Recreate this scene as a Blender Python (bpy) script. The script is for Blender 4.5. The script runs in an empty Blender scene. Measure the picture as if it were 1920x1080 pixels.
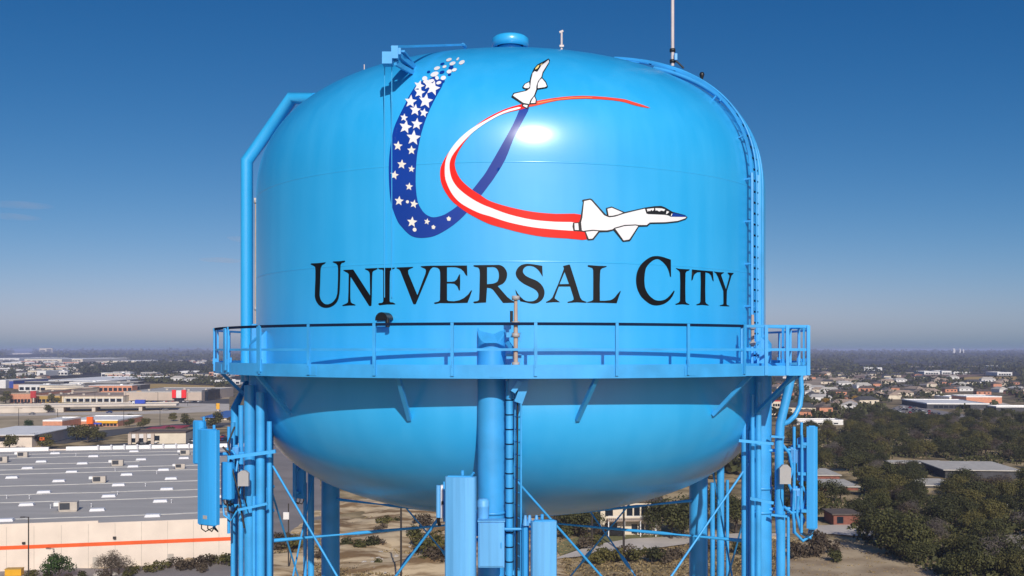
import bpy, bmesh, math, random
from mathutils import Vector, Matrix
from mathutils.geometry import delaunay_2d_cdt
random.seed(7)
scene = bpy.context.scene
col = scene.collection
rad = math.radians
# ---------------------------------------------------------------- place and camera
F, HZ, CX = 1850.0, 657.0, 960.0      # focal length and horizon of the 1920x1080 view
EYE = 46.0                            # height of the eye above the ground
D, R, AX = 32.8, 8.2, -0.035          # tower axis distance, tank radius
SUN_EL, SUN_AZ = rad(29), rad(10)     # sun behind the viewer, slightly to the right

def P(px, py, y):                     # point at depth y
    return Vector(((px-CX)/F*y, y, EYE-(py-HZ)/F*y))
def G(px, py, z=0.0):                 # point on the ground plane
    y = (EYE-z)*F/(py-HZ)
    return Vector(((px-CX)/F*y, y, z))
def C(phi, r, z):                     # cylindrical point about the tower axis (phi in degrees, 0 faces the viewer)
    return Vector((AX+r*math.sin(rad(phi)), D-r*math.cos(rad(phi)), z))

cam_d = bpy.data.cameras.new('camera'); cam = bpy.data.objects.new('camera', cam_d); col.objects.link(cam)
cam.location = (0, 0, EYE); cam.rotation_euler = (rad(90), 0, 0)
cam_d.sensor_width = 36; cam_d.lens = 36*F/1920; cam_d.shift_y = (HZ-540)/1920
cam_d.clip_start = 0.5; cam_d.clip_end = 90000
scene.camera = cam

# ---------------------------------------------------------------- materials
def mat(name, c, rough=0.6, var=0.12, scale=1.0, bump=0.0, bscale=8.0, spec=0.5, metal=0.0, coat=0.0, stretch=(1,1,1), c2=None, detail=6, pos=(0.3, 0.7)):
    m = bpy.data.materials.new(name); m.use_nodes = True
    nt = m.node_tree; b = nt.nodes['Principled BSDF']
    b.inputs['Roughness'].default_value = rough; b.inputs['Metallic'].default_value = metal
    b.inputs['Specular IOR Level'].default_value = spec
    if coat: b.inputs['Coat Weight'].default_value = coat; b.inputs['Coat Roughness'].default_value = 0.21
    tc = nt.nodes.new('ShaderNodeTexCoord'); mp = nt.nodes.new('ShaderNodeMapping')
    mp.inputs['Scale'].default_value = stretch; nt.links.new(tc.outputs['Object'], mp.inputs['Vector'])
    n = nt.nodes.new('ShaderNodeTexNoise'); n.inputs['Scale'].default_value = scale; n.inputs['Detail'].default_value = detail
    nt.links.new(mp.outputs['Vector'], n.inputs['Vector'])
    r = nt.nodes.new('ShaderNodeValToRGB'); e = r.color_ramp.elements
    e[0].position, e[1].position = pos
    lo = [max(0, x*(1-var)) for x in c]; hi = [min(1, x*(1+var)) for x in c] if c2 is None else list(c2)
    if c2 is not None: lo = list(c)
    e[0].color = (*lo, 1); e[1].color = (*hi, 1)
    nt.links.new(n.outputs['Fac'], r.inputs['Fac']); nt.links.new(r.outputs['Color'], b.inputs['Base Color'])
    if bump:
        bn = nt.nodes.new('ShaderNodeTexNoise'); bn.inputs['Scale'].default_value = bscale; bn.inputs['Detail'].default_value = 4
        nt.links.new(tc.outputs['Object'], bn.inputs['Vector'])
        bp = nt.nodes.new('ShaderNodeBump'); bp.inputs['Strength'].default_value = bump
        nt.links.new(bn.outputs['Fac'], bp.inputs['Height']); nt.links.new(bp.outputs['Normal'], b.inputs['Normal'])
    return m

def leaf_mat(name, c0, c1, c2):
    m = bpy.data.materials.new(name); m.use_nodes = True
    nt = m.node_tree; b = nt.nodes['Principled BSDF']; b.inputs['Roughness'].default_value = 0.7
    b.inputs['Specular IOR Level'].default_value = 0.25
    g = nt.nodes.new('ShaderNodeNewGeometry'); oi = nt.nodes.new('ShaderNodeObjectInfo')
    a = nt.nodes.new('ShaderNodeMath'); a.operation = 'MULTIPLY_ADD'; a.inputs[1].default_value = 0.55
    k = nt.nodes.new('ShaderNodeMath'); k.operation = 'MULTIPLY'; k.inputs[1].default_value = 0.45
    nt.links.new(oi.outputs['Random'], k.inputs[0]); nt.links.new(g.outputs['Random Per Island'], a.inputs[0]); nt.links.new(k.outputs[0], a.inputs[2])
    r = nt.nodes.new('ShaderNodeValToRGB'); e = r.color_ramp.elements
    e[0].color = (*c0, 1); e[1].color = (*c2, 1); x = e.new(0.5); x.color = (*c1, 1)
    nt.links.new(a.outputs[0], r.inputs['Fac']); nt.links.new(r.outputs['Color'], b.inputs['Base Color'])
    return m

def tower_paint(name, c):
    """Glossy enamel: slow vertical streaks, faint plate waviness, dust dulling the gloss."""
    m = bpy.data.materials.new(name); m.use_nodes = True
    nt = m.node_tree; b = nt.nodes['Principled BSDF']; L = nt.links.new; N = nt.nodes.new
    tc = N('ShaderNodeTexCoord'); mp = N('ShaderNodeMapping'); mp.inputs['Scale'].default_value = (1.3, 1.3, 0.09); L(tc.outputs['Object'], mp.inputs['Vector'])
    n1 = N('ShaderNodeTexNoise'); n1.inputs['Scale'].default_value = 1.6; n1.inputs['Detail'].default_value = 7; L(mp.outputs['Vector'], n1.inputs['Vector'])
    n2 = N('ShaderNodeTexNoise'); n2.inputs['Scale'].default_value = 0.35; n2.inputs['Detail'].default_value = 5; L(tc.outputs['Object'], n2.inputs['Vector'])
    ad = N('ShaderNodeMath'); ad.operation = 'ADD'; L(n1.outputs['Fac'], ad.inputs[0]); L(n2.outputs['Fac'], ad.inputs[1])
    r = N('ShaderNodeValToRGB'); e = r.color_ramp.elements; e[0].position = 0.42; e[1].position = 0.62
    hv = N('ShaderNodeMath'); hv.operation = 'MULTIPLY'; hv.inputs[1].default_value = 0.5; L(ad.outputs[0], hv.inputs[0]); L(hv.outputs[0], r.inputs['Fac'])
    e[0].color = (c[0]*0.75, c[1]*0.955, c[2]*0.975, 1); e[1].color = (min(1, c[0]*1.3), c[1]*1.04, c[2]*1.02, 1)
    L(r.outputs['Color'], b.inputs['Base Color'])
    rr = N('ShaderNodeMapRange'); rr.inputs[3].default_value = 0.38; rr.inputs[4].default_value = 0.50; b.inputs['Coat Weight'].default_value = 0.9; b.inputs['Coat Roughness'].default_value = 0.225; b.inputs['Specular IOR Level'].default_value = 0.4; L(n1.outputs['Fac'], rr.inputs[0]); L(rr.outputs[0], b.inputs['Roughness'])
    bn = N('ShaderNodeTexNoise'); bn.inputs['Scale'].default_value = 0.9; bn.inputs['Detail'].default_value = 1.5; L(tc.outputs['Object'], bn.inputs['Vector'])
    bp = N('ShaderNodeBump'); bp.inputs['Strength'].default_value = 0.12; bp.inputs['Distance'].default_value = 0.08; L(bn.outputs['Fac'], bp.inputs['Height']); L(bp.outputs['Normal'], b.inputs['Normal'])
    return m

BLUE = (0.026, 0.405, 0.81)
M = {}
M['tank'] = tower_paint('tower_enamel', BLUE)
M['steel'] = mat('tower_steel_paint', (0.045, 0.36, 0.76), 0.42, 0.14, 1.2, 0.06, 5)
M['steel2'] = mat('antenna_paint', (0.11, 0.39, 0.74), 0.5, 0.16, 1.5, stretch=(4,4,0.15))
M['steel3'] = mat('fresh_antenna_paint', (0.03, 0.33, 0.74), 0.45, 0.12, 1.5, stretch=(4,4,0.15))
M['rail_dark'] = mat('dark_rail_paint_rung_shade', (0.006, 0.016, 0.05), 0.8, spec=0.1)
M['black'] = mat('black_paint', (0.008, 0.008, 0.009), 0.4, 0.2)
M['lettering'] = mat('lettering_paint', (0.005, 0.006, 0.008), 0.5, 0.3, 0.8, spec=0.2)
M['navy'] = mat('navy_paint', (0.003, 0.040, 0.30), 0.55, 0.10, 0.7, coat=0.85, spec=0.12)
M['red'] = mat('red_paint', (0.80, 0.014, 0.006), 0.5, 0.06, 0.7, coat=0.35, spec=0.15)
M['white'] = mat('white_paint', (0.80, 0.81, 0.82), 0.34, 0.03, 0.7, coat=0.6)
M['salmon'] = mat('faded_salmon_paint', (0.72, 0.06, 0.03), 0.4, 0.1, 0.8)
M['orange'] = mat('orange_paint', (0.80, 0.30, 0.10), 0.4, 0.15, 0.9)
M['cream_paint'] = mat('cream_star_paint', (0.80, 0.78, 0.70), 0.4, 0.05, 4)
M['yellow_paint'] = mat('yellow_canopy_paint', (0.80, 0.62, 0.22), 0.4)
M['beige'] = mat('fibreglass_beige', (0.42, 0.33, 0.27), 0.55, 0.12, 3)
M['grey_plastic'] = mat('grey_plastic', (0.36, 0.36, 0.36), 0.55, 0.06, 3)
M['mast'] = mat('galvanised_mast', (0.55, 0.48, 0.46), 0.45, 0.1, 2)
M['cable'] = mat('cable_rubber', (0.015, 0.015, 0.016), 0.5)
M['conduit'] = mat('seam_paint', (0.05, 0.36, 0.80), 0.3, 0.06, 1)
# setting
M['skin_pink'] = mat('painted_block_wall', (0.72, 0.62, 0.52), 0.85, 0.07, 0.25, 0.1, 2)
M['orange_band'] = mat('orange_stripe_paint', (0.75, 0.10, 0.012), 0.6, 0.08, 0.5)
M['roof_grey'] = mat('roof_membrane_grey', (0.42, 0.40, 0.375), 0.85, 0.09, 0.06, 0.0, 1, stretch=(1,4,1))
M['roof_seam'] = mat('roof_seam_pale', (0.52, 0.51, 0.48), 0.8, 0.15, 0.4)
M['roof_white'] = mat('white_roof_membrane', (0.80, 0.79, 0.77), 0.7, 0.08, 0.2)
M['skylight'] = mat('white_skylight', (0.72, 0.72, 0.74), 0.35, 0.05, 1)
M['hvac'] = mat('beige_sheet_metal', (0.46, 0.41, 0.35), 0.5, 0.1, 1)
M['hvac_dark'] = mat('dark_louvre', (0.03, 0.035, 0.045), 0.6)
M['glass'] = mat('dark_window_glass', (0.012, 0.018, 0.028), 0.12, 0.2, 0.5)
M['cream'] = mat('cream_stucco', (0.66, 0.58, 0.45), 0.85, 0.08, 0.3)
M['beige_wall'] = mat('beige_tilt_wall', (0.50, 0.41, 0.33), 0.85, 0.06, 0.2)
M['brick'] = mat('salmon_brick', (0.55, 0.25, 0.15), 0.9, 0.15, 0.8)
M['brick_red'] = mat('red_brick', (0.22, 0.08, 0.055), 0.9, 0.2, 1.0)
M['white_wall'] = mat('white_stucco', (0.68, 0.67, 0.65), 0.8, 0.06, 0.3)
M['blue_wall'] = mat('blue_cladding', (0.02, 0.05, 0.28), 0.6, 0.1, 0.4)
M['roof_tan'] = mat('tan_shingles', (0.34, 0.26, 0.20), 0.9, 0.2, 0.6)
M['roof_brown'] = mat('brown_shingles', (0.11, 0.085, 0.07), 0.9, 0.2, 0.6)
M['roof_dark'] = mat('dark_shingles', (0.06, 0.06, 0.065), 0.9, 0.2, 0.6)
M['roof_pale'] = mat('pale_gravel_roof', (0.48, 0.45, 0.40), 0.9, 0.14, 0.5)
M['roof_blue'] = mat('blue_metal_roof', (0.05, 0.14, 0.42), 0.5, 0.1, 0.4)
M['roof_red'] = mat('red_metal_roof', (0.42, 0.03, 0.03), 0.5, 0.15, 0.4)
M['sign_red'] = mat('sign_red', (0.80, 0.015, 0.015), 0.5, 0.03)
M['sign_yellow'] = mat('sign_yellow', (0.70, 0.36, 0.015), 0.5, 0.08)
M['sign_orange'] = mat('sign_orange', (0.80, 0.13, 0.01), 0.5, 0.05)
M['sign_blue'] = mat('sign_blue', (0.03, 0.07, 0.45), 0.5, 0.05)
M['concrete'] = mat('concrete_pale', (0.56, 0.50, 0.43), 0.9, 0.12, 0.15, 0.1, 1)
M['asphalt'] = mat('asphalt_grey', (0.075, 0.072, 0.072), 0.9, 0.2, 0.1, 0.1, 3)
M['asphalt_pale'] = mat('weathered_asphalt', (0.25, 0.225, 0.215), 0.9, 0.18, 0.08, 0.1, 2)
M['field_gold'] = mat('golden_grass', (0.38, 0.24, 0.06), 0.95, 0.2, 0.05, c2=(0.50, 0.33, 0.09))
M['field_tan'] = mat('dry_tan_grass', (0.30, 0.23, 0.13), 0.95, 0.2, 0.04, c2=(0.52, 0.41, 0.26))
M['field_green'] = mat('dull_green_grass', (0.13, 0.13, 0.045), 0.95, 0.2, 0.06, c2=(0.24, 0.22, 0.09))
M['dirt'] = mat('bare_dirt', (0.27, 0.19, 0.11), 0.95, 0.2, 0.12, 0.3, 1, c2=(0.56, 0.44, 0.28))
M['bark'] = mat('oak_bark', (0.06, 0.045, 0.035), 0.9, 0.2, 2)
M['pole'] = mat('weathered_pole', (0.035, 0.028, 0.024), 0.8, 0.15, 1)
M['rock'] = mat('pale_limestone', (0.45, 0.41, 0.36), 0.9, 0.15, 0.6, 0.4, 3)
M['leaf_oak'] = leaf_mat('oak_leaves', (0.020, 0.022, 0.008), (0.047, 0.049, 0.015), (0.094, 0.092, 0.027))
M['leaf_olive'] = leaf_mat('olive_leaves', (0.040, 0.040, 0.012), (0.080, 0.074, 0.020), (0.15, 0.125, 0.034))
M['leaf_brown'] = leaf_mat('brown_leaves', (0.040, 0.028, 0.018), (0.070, 0.052, 0.034), (0.115, 0.088, 0.058))
M['leaf_green'] = leaf_mat('green_leaves', (0.012, 0.030, 0.007), (0.028, 0.055, 0.012), (0.05, 0.085, 0.02))
M['leaf_yellow'] = leaf_mat('yellow_leaves', (0.20, 0.11, 0.012), (0.36, 0.20, 0.018), (0.45, 0.28, 0.04))
M['dry_grass'] = leaf_mat('dry_grass_blades', (0.16, 0.115, 0.05), (0.27, 0.20, 0.095), (0.40, 0.31, 0.16))
M['twig'] = leaf_mat('bare_twigs', (0.07, 0.058, 0.048), (0.12, 0.10, 0.085), (0.19, 0.165, 0.14))
for k, c in (('car_white', (0.65, 0.65, 0.66)), ('car_grey', (0.16, 0.165, 0.17)), ('car_black', (0.012, 0.012, 0.014)), ('car_red', (0.30, 0.015, 0.015)), ('car_blue', (0.02, 0.05, 0.20)), ('car_tan', (0.30, 0.25, 0.18))):
    M[k] = mat(k, c, 0.25, 0.03, 1, coat=0.5)
M['tyre'] = mat('tyre_rubber', (0.015, 0.015, 0.015), 0.8)

# ---------------------------------------------------------------- mesh helper
class MB:
    def __init__(s): s.v = []; s.f = []; s.sm = []; s.mi = []; s.m = 0
    def add(s, vs, fs, smooth=False):
        o = len(s.v); s.v += [Vector(v) for v in vs]
        for f in fs: s.f.append([i+o for i in f]); s.sm.append(smooth); s.mi.append(s.m)
        return s
    def box(s, c, d, rz=0.0, bev=0.0):
        x, y, z = d[0]/2, d[1]/2, d[2]/2; ca, sa = math.cos(rz), math.sin(rz); c = Vector(c)
        def w(a, b, e): return c+Vector((a*ca-b*sa, a*sa+b*ca, e))
        if bev <= 0:
            v = [w(a, b, e) for e in (-z, z) for a, b in ((-x,-y),(x,-y),(x,y),(-x,y))]
            return s.add(v, [(3,2,1,0),(4,5,6,7),(0,1,5,4),(1,2,6,5),(2,3,7,6),(3,0,4,7)])
        def ring(r, e):
            k = []
            for i, (qx, qy) in enumerate(((1,-1),(1,1),(-1,1),(-1,-1))):
                for t in range(4):
                    a = rad(-90+90*i+30*t); k.append(w(qx*(x-bev)+r*math.cos(a), qy*(y-bev)+r*math.sin(a), e))
            return k
        rs = [ring(bev*0.4, -z), ring(bev, -z+bev*0.6), ring(bev, z-bev*0.6), ring(bev*0.4, z)]
        v = sum(rs, []); n = 16; f = []
        for j in range(3):
            for i in range(n): f.append((j*n+i, j*n+(i+1)%n, (j+1)*n+(i+1)%n, (j+1)*n+i))
        f.append(tuple(range(n-1, -1, -1))); f.append(tuple(range(3*n, 4*n)))
        return s.add(v, f)
    def tube(s, pts, r, n=10, caps=True, r2=None):
        pts = [Vector(p) for p in pts]; k = len(pts); rings = []
        ref = None
        for i, p in enumerate(pts):
            if i == 0: t = pts[1]-p
            elif i == k-1: t = p-pts[i-1]
            else: t = (pts[i+1]-p).normalized()+(p-pts[i-1]).normalized()
            t.normalize()
            if ref is None:
                ref = Vector((0,0,1)).cross(t)
                if ref.length < 0.1: ref = Vector((1,0,0)).cross(t)
            u = (ref-t*ref.dot(t)).normalized(); w = t.cross(u); ref = u
            rr = r[i] if isinstance(r, (list, tuple)) else (r if r2 is None else r+(r2-r)*i/(k-1))
            sc = 1.0
            if 0 < i < k-1:
                d = (pts[i+1]-p).normalized().dot((p-pts[i-1]).normalized()); sc = 1/max(0.5, math.sqrt(max(0.05, (1+d)/2)))
            rings.append([p+u*(rr*sc*math.cos(2*math.pi*j/n))+w*(rr*math.sin(2*math.pi*j/n)) for j in range(n)])
        v = sum(rings, []); f = []
        for i in range(k-1):
            for j in range(n): f.append((i*n+j, i*n+(j+1)%n, (i+1)*n+(j+1)%n, (i+1)*n+j))
        s.add(v, f, True)
        if caps: s.add(rings[0], [tuple(range(n-1, -1, -1))]); s.add(rings[-1], [tuple(range(n))])
        return s
    def lathe(s, prof, segs=64, c=(AX, D), smooth=True, a0=0, a1=360, close=False):
        full = a1-a0 >= 360; n = segs if full else segs+1; v = []
        for k in range(n):
            a = rad(a0+(a1-a0)*k/segs)
            for r, z in prof: v.append((c[0]+r*math.sin(a), c[1]-r*math.cos(a), z))
        m = len(prof); f = []
        for k in range(segs):
            k2 = (k+1) % n
            for i in range(m if close else m-1):
                j = (i+1) % m
                f.append((k*m+i, k2*m+i, k2*m+j, k*m+j))
        s.add(v, f, smooth)
        if close and not full: s.add(v[:m], [tuple(range(m))]); s.add(v[-m:], [tuple(range(m-1, -1, -1))])
        return s
    def bar(s, a, b, w, h):              # rectangular bar from a to b
        a, b = Vector(a), Vector(b); t = (b-a).normalized()
        u = Vector((0,0,1)).cross(t)
        u = Vector((1,0,0)) if u.length < 0.05 else u.normalized(); x = t.cross(u)
        v = [p+u*i*w/2+x*j*h/2 for p in (a, b) for i, j in ((-1,-1),(1,-1),(1,1),(-1,1))]
        return s.add(v, [(3,2,1,0),(4,5,6,7),(0,1,5,4),(1,2,6,5),(2,3,7,6),(3,0,4,7)])
    def prism(s, poly, z0, z1):
        n = len(poly); v = [(x, y, z0) for x, y in poly]+[(x, y, z1) for x, y in poly]
        f = [tuple(range(n-1, -1, -1)), tuple(range(n, 2*n))]+[(i, (i+1)%n, n+(i+1)%n, n+i) for i in range(n)]
        return s.add(v, f)
    def build(s, name, m, parent=None, fix=True):
        org = Vector((0,0,0)); p = parent
        while p is not None: org += Vector(p.location); p = p.parent
        me = bpy.data.meshes.new(name); me.from_pydata([v-org for v in s.v], [], s.f)
        for q, a, b in zip(me.polygons, s.sm, s.mi): q.use_smooth = a; q.material_index = b
        for x in (m if isinstance(m, (list, tuple)) else [m]): me.materials.append(x)
        if fix:
            bm = bmesh.new(); bm.from_mesh(me); bmesh.ops.recalc_face_normals(bm, faces=bm.faces); bm.to_mesh(me); bm.free()
        o = bpy.data.objects.new(name, me); col.objects.link(o)
        if parent is not None: o.parent = parent
        return o

def tag(o, label=None, cat=None, group=None, kind=None):
    if label: o['label'] = label
    if cat: o['category'] = cat
    if group: o['group'] = group
    if kind: o['kind'] = kind
    return o
def thing(name, label, cat, loc=(0,0,0), group=None):
    o = bpy.data.objects.new(name, None); col.objects.link(o); o.location = loc; o.empty_display_size = 0.5
    return tag(o, label, cat, group)
def dup(o, loc=None, rz=None, sc=None, label=None, group=None, parent=None):
    c = o.copy(); col.objects.link(c)
    if parent is not None: c.parent = parent
    if loc is not None: c.location = loc
    if rz is not None: c.rotation_euler = (0, 0, rz)
    if sc is not None: c.scale = sc if isinstance(sc, (tuple, list)) else (sc, sc, sc)
    if label: c['label'] = label
    if group: c['group'] = group
    for ch in list(o.children): dup(ch, parent=c)
    return c
# ================================================================ THE WATER TOWER
tower = thing('water_tower', 'huge glossy sky blue water tower lettered UNIVERSAL CITY with jets and a starry ribbon', 'water tower', (AX, D, 0))
Z_D, H_D, P_D, Q_D = EYE+4.7, 4.45, 2.35, 2.5       # dome
Z_B, H_B, P_B, Q_B = EYE-1.4, 3.8, 2.1, 2.3       # bowl
def tank_r(z):
    if z > Z_D: return R*max(0.0, 1-((z-Z_D)/H_D)**P_D)**(1/Q_D) if z < Z_D+H_D else 0.0
    if z < Z_B: return R*max(0.0, 1-((Z_B-z)/H_B)**P_B)**(1/Q_B) if z > Z_B-H_B else 0.0
    return R
def tank_n(phi, z):
    h = 0.01; dr = (tank_r(z+h)-tank_r(z-h))/(2*h)
    n = Vector((math.sin(rad(phi)), -math.cos(rad(phi)), -dr)); return n.normalized()
prof = []
for i in range(49):
    t = i/48; a = t*math.pi/2
    tt = math.sin(a); prof.append((R*max(0, 1-tt**P_B)**(1/Q_B), Z_B-H_B*tt))
prof = prof[::-1]
for i in range(1, 13): prof.append((R, Z_B+(Z_D-Z_B)*i/12))
for i in range(1, 61):
    tt = math.sin(i/60*math.pi/2); prof.append((R*max(0, 1-tt**P_D)**(1/Q_D), Z_D+H_D*tt))
tank = MB().lathe(prof, 288).build('tank', M['tank'], tower)
def seam(z, a0=0, a1=360):
    r = tank_r(z); return MB().lathe([(r-0.01, z-0.03), (r+0.001, z-0.02), (r+0.004, z), (r+0.001, z+0.02), (r-0.01, z+0.03)], 240, a0=a0, a1=a1)
for zz in (EYE+(657-303)/F*24.6, EYE+2.22): seam(zz).build('weld_seam', M['tank'], tank)

# ---- painted artwork: outlines taken in the view, carried onto the shell and kept a few mm proud of it
def on_tank(px, py, off):
    d = Vector(((px-CX)/F, 1, -(py-HZ)/F))
    lo = 22.0; y = lo; hit = None
    def g(y):
        p = Vector((0,0,EYE))+d*y; return math.hypot(p.x-AX, p.y-D)-tank_r(p.z)
    while y < D+1:
        if g(y) < 0: hit = y; break
        y += 0.1
    if hit is None: hit = D
    a, b = hit-0.1, hit
    for _ in range(26):
        m = (a+b)/2
        if g(m) < 0: b = m
        else: a = m
    p = Vector((0,0,EYE))+d*b
    phi = math.degrees(math.atan2(p.x-AX, D-p.y))
    return p+tank_n(phi, p.z)*off
def inside(loops, x, y):
    c = False
    for L in loops:
        j = len(L)-1
        for i in range(len(L)):
            xi, yi = L[i]; xj, yj = L[j]
            if (yi > y) != (yj > y) and x < (xj-xi)*(y-yi)/(yj-yi)+xi: c = not c
            j = i
    return c
def smooth_loop(L, k=4):
    n = len(L); out = []
    for i in range(n):
        p0, p1, p2, p3 = L[i-1], L[i], L[(i+1) % n], L[(i+2) % n]
        d1 = math.dist(p1, p2)
        for s in range(k):
            t = s/k; t2 = t*t; t3 = t2*t
            out.append(tuple(0.5*((2*p1[a])+(-p0[a]+p2[a])*t+(2*p0[a]-5*p1[a]+4*p2[a]-p3[a])*t2+(-p0[a]+3*p1[a]-3*p2[a]+p3[a])*t3) for a in (0, 1)))
    return out
def paint(mb, loops, off, step=6.0):
    vs = []; es = []
    for L in loops:
        o = len(vs)
        M2 = []
        for i in range(len(L)):                 # long edges get extra points so they follow the curve of the shell
            a, b = L[i], L[(i+1) % len(L)]; k = max(1, int(math.dist(a, b)/step))
            for s in range(k): M2.append((a[0]+(b[0]-a[0])*s/k, a[1]+(b[1]-a[1])*s/k))
        vs += [Vector(p) for p in M2]; es += [(o+i, o+(i+1) % len(M2)) for i in range(len(M2))]
    xs = [v.x for v in vs]; ys = [v.y for v in vs]
    y = min(ys)+step/2; r = 0
    while y < max(ys):
        x = min(xs)+step/2+(r % 2)*step/2
        while x < max(xs):
            if inside(loops, x, y) and min((v.x-x)**2+(v.y-y)**2 for v in vs) > 4: vs.append(Vector((x, y)))
            x += step
        y += step*0.87; r += 1
    res = delaunay_2d_cdt(vs, es, [], 0, 1e-4)
    ov, of = res[0], res[2]
    keep = []
    for f in of:
        c = sum((ov[i] for i in f), Vector((0,0)))/3
        if inside(loops, c.x, c.y): keep.append(tuple(f))
    used = sorted({i for f in keep for i in f}); ix = {u: k for k, u in enumerate(used)}
    mb.add([on_tank(ov[u].x, ov[u].y, off) for u in used], [tuple(ix[i] for i in f) for f in keep], True)
def art(name, shapes, off, m, sm=0):
    mb = MB()
    for L in shapes:
        loops = L if isinstance(L[0][0], (tuple, list)) else [L]
        paint(mb, [smooth_loop(q, sm) if sm else q for q in loops], off)
    o = mb.build(name, m, tank, fix=False)
    c = Vector((0, -1, 0.2)); bad = [p for p in o.data.polygons if p.normal.dot(c) < 0]
    if bad:
        bm = bmesh.new(); bm.from_mesh(o.data); bm.faces.ensure_lookup_table()
        bmesh.ops.reverse_faces(bm, faces=[bm.faces[p.index] for p in bad]); bm.to_mesh(o.data); bm.free()
    return o
def tr(ox, oy, s, pts): return [(ox+x/s, oy+y/s) for x, y in pts]
A = (570, 470, 9); B = (740, 480, 9); Cc = (880, 480, 9); Dd = (1020, 480, 9); Ee = (1180, 470, 8.571)
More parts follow.
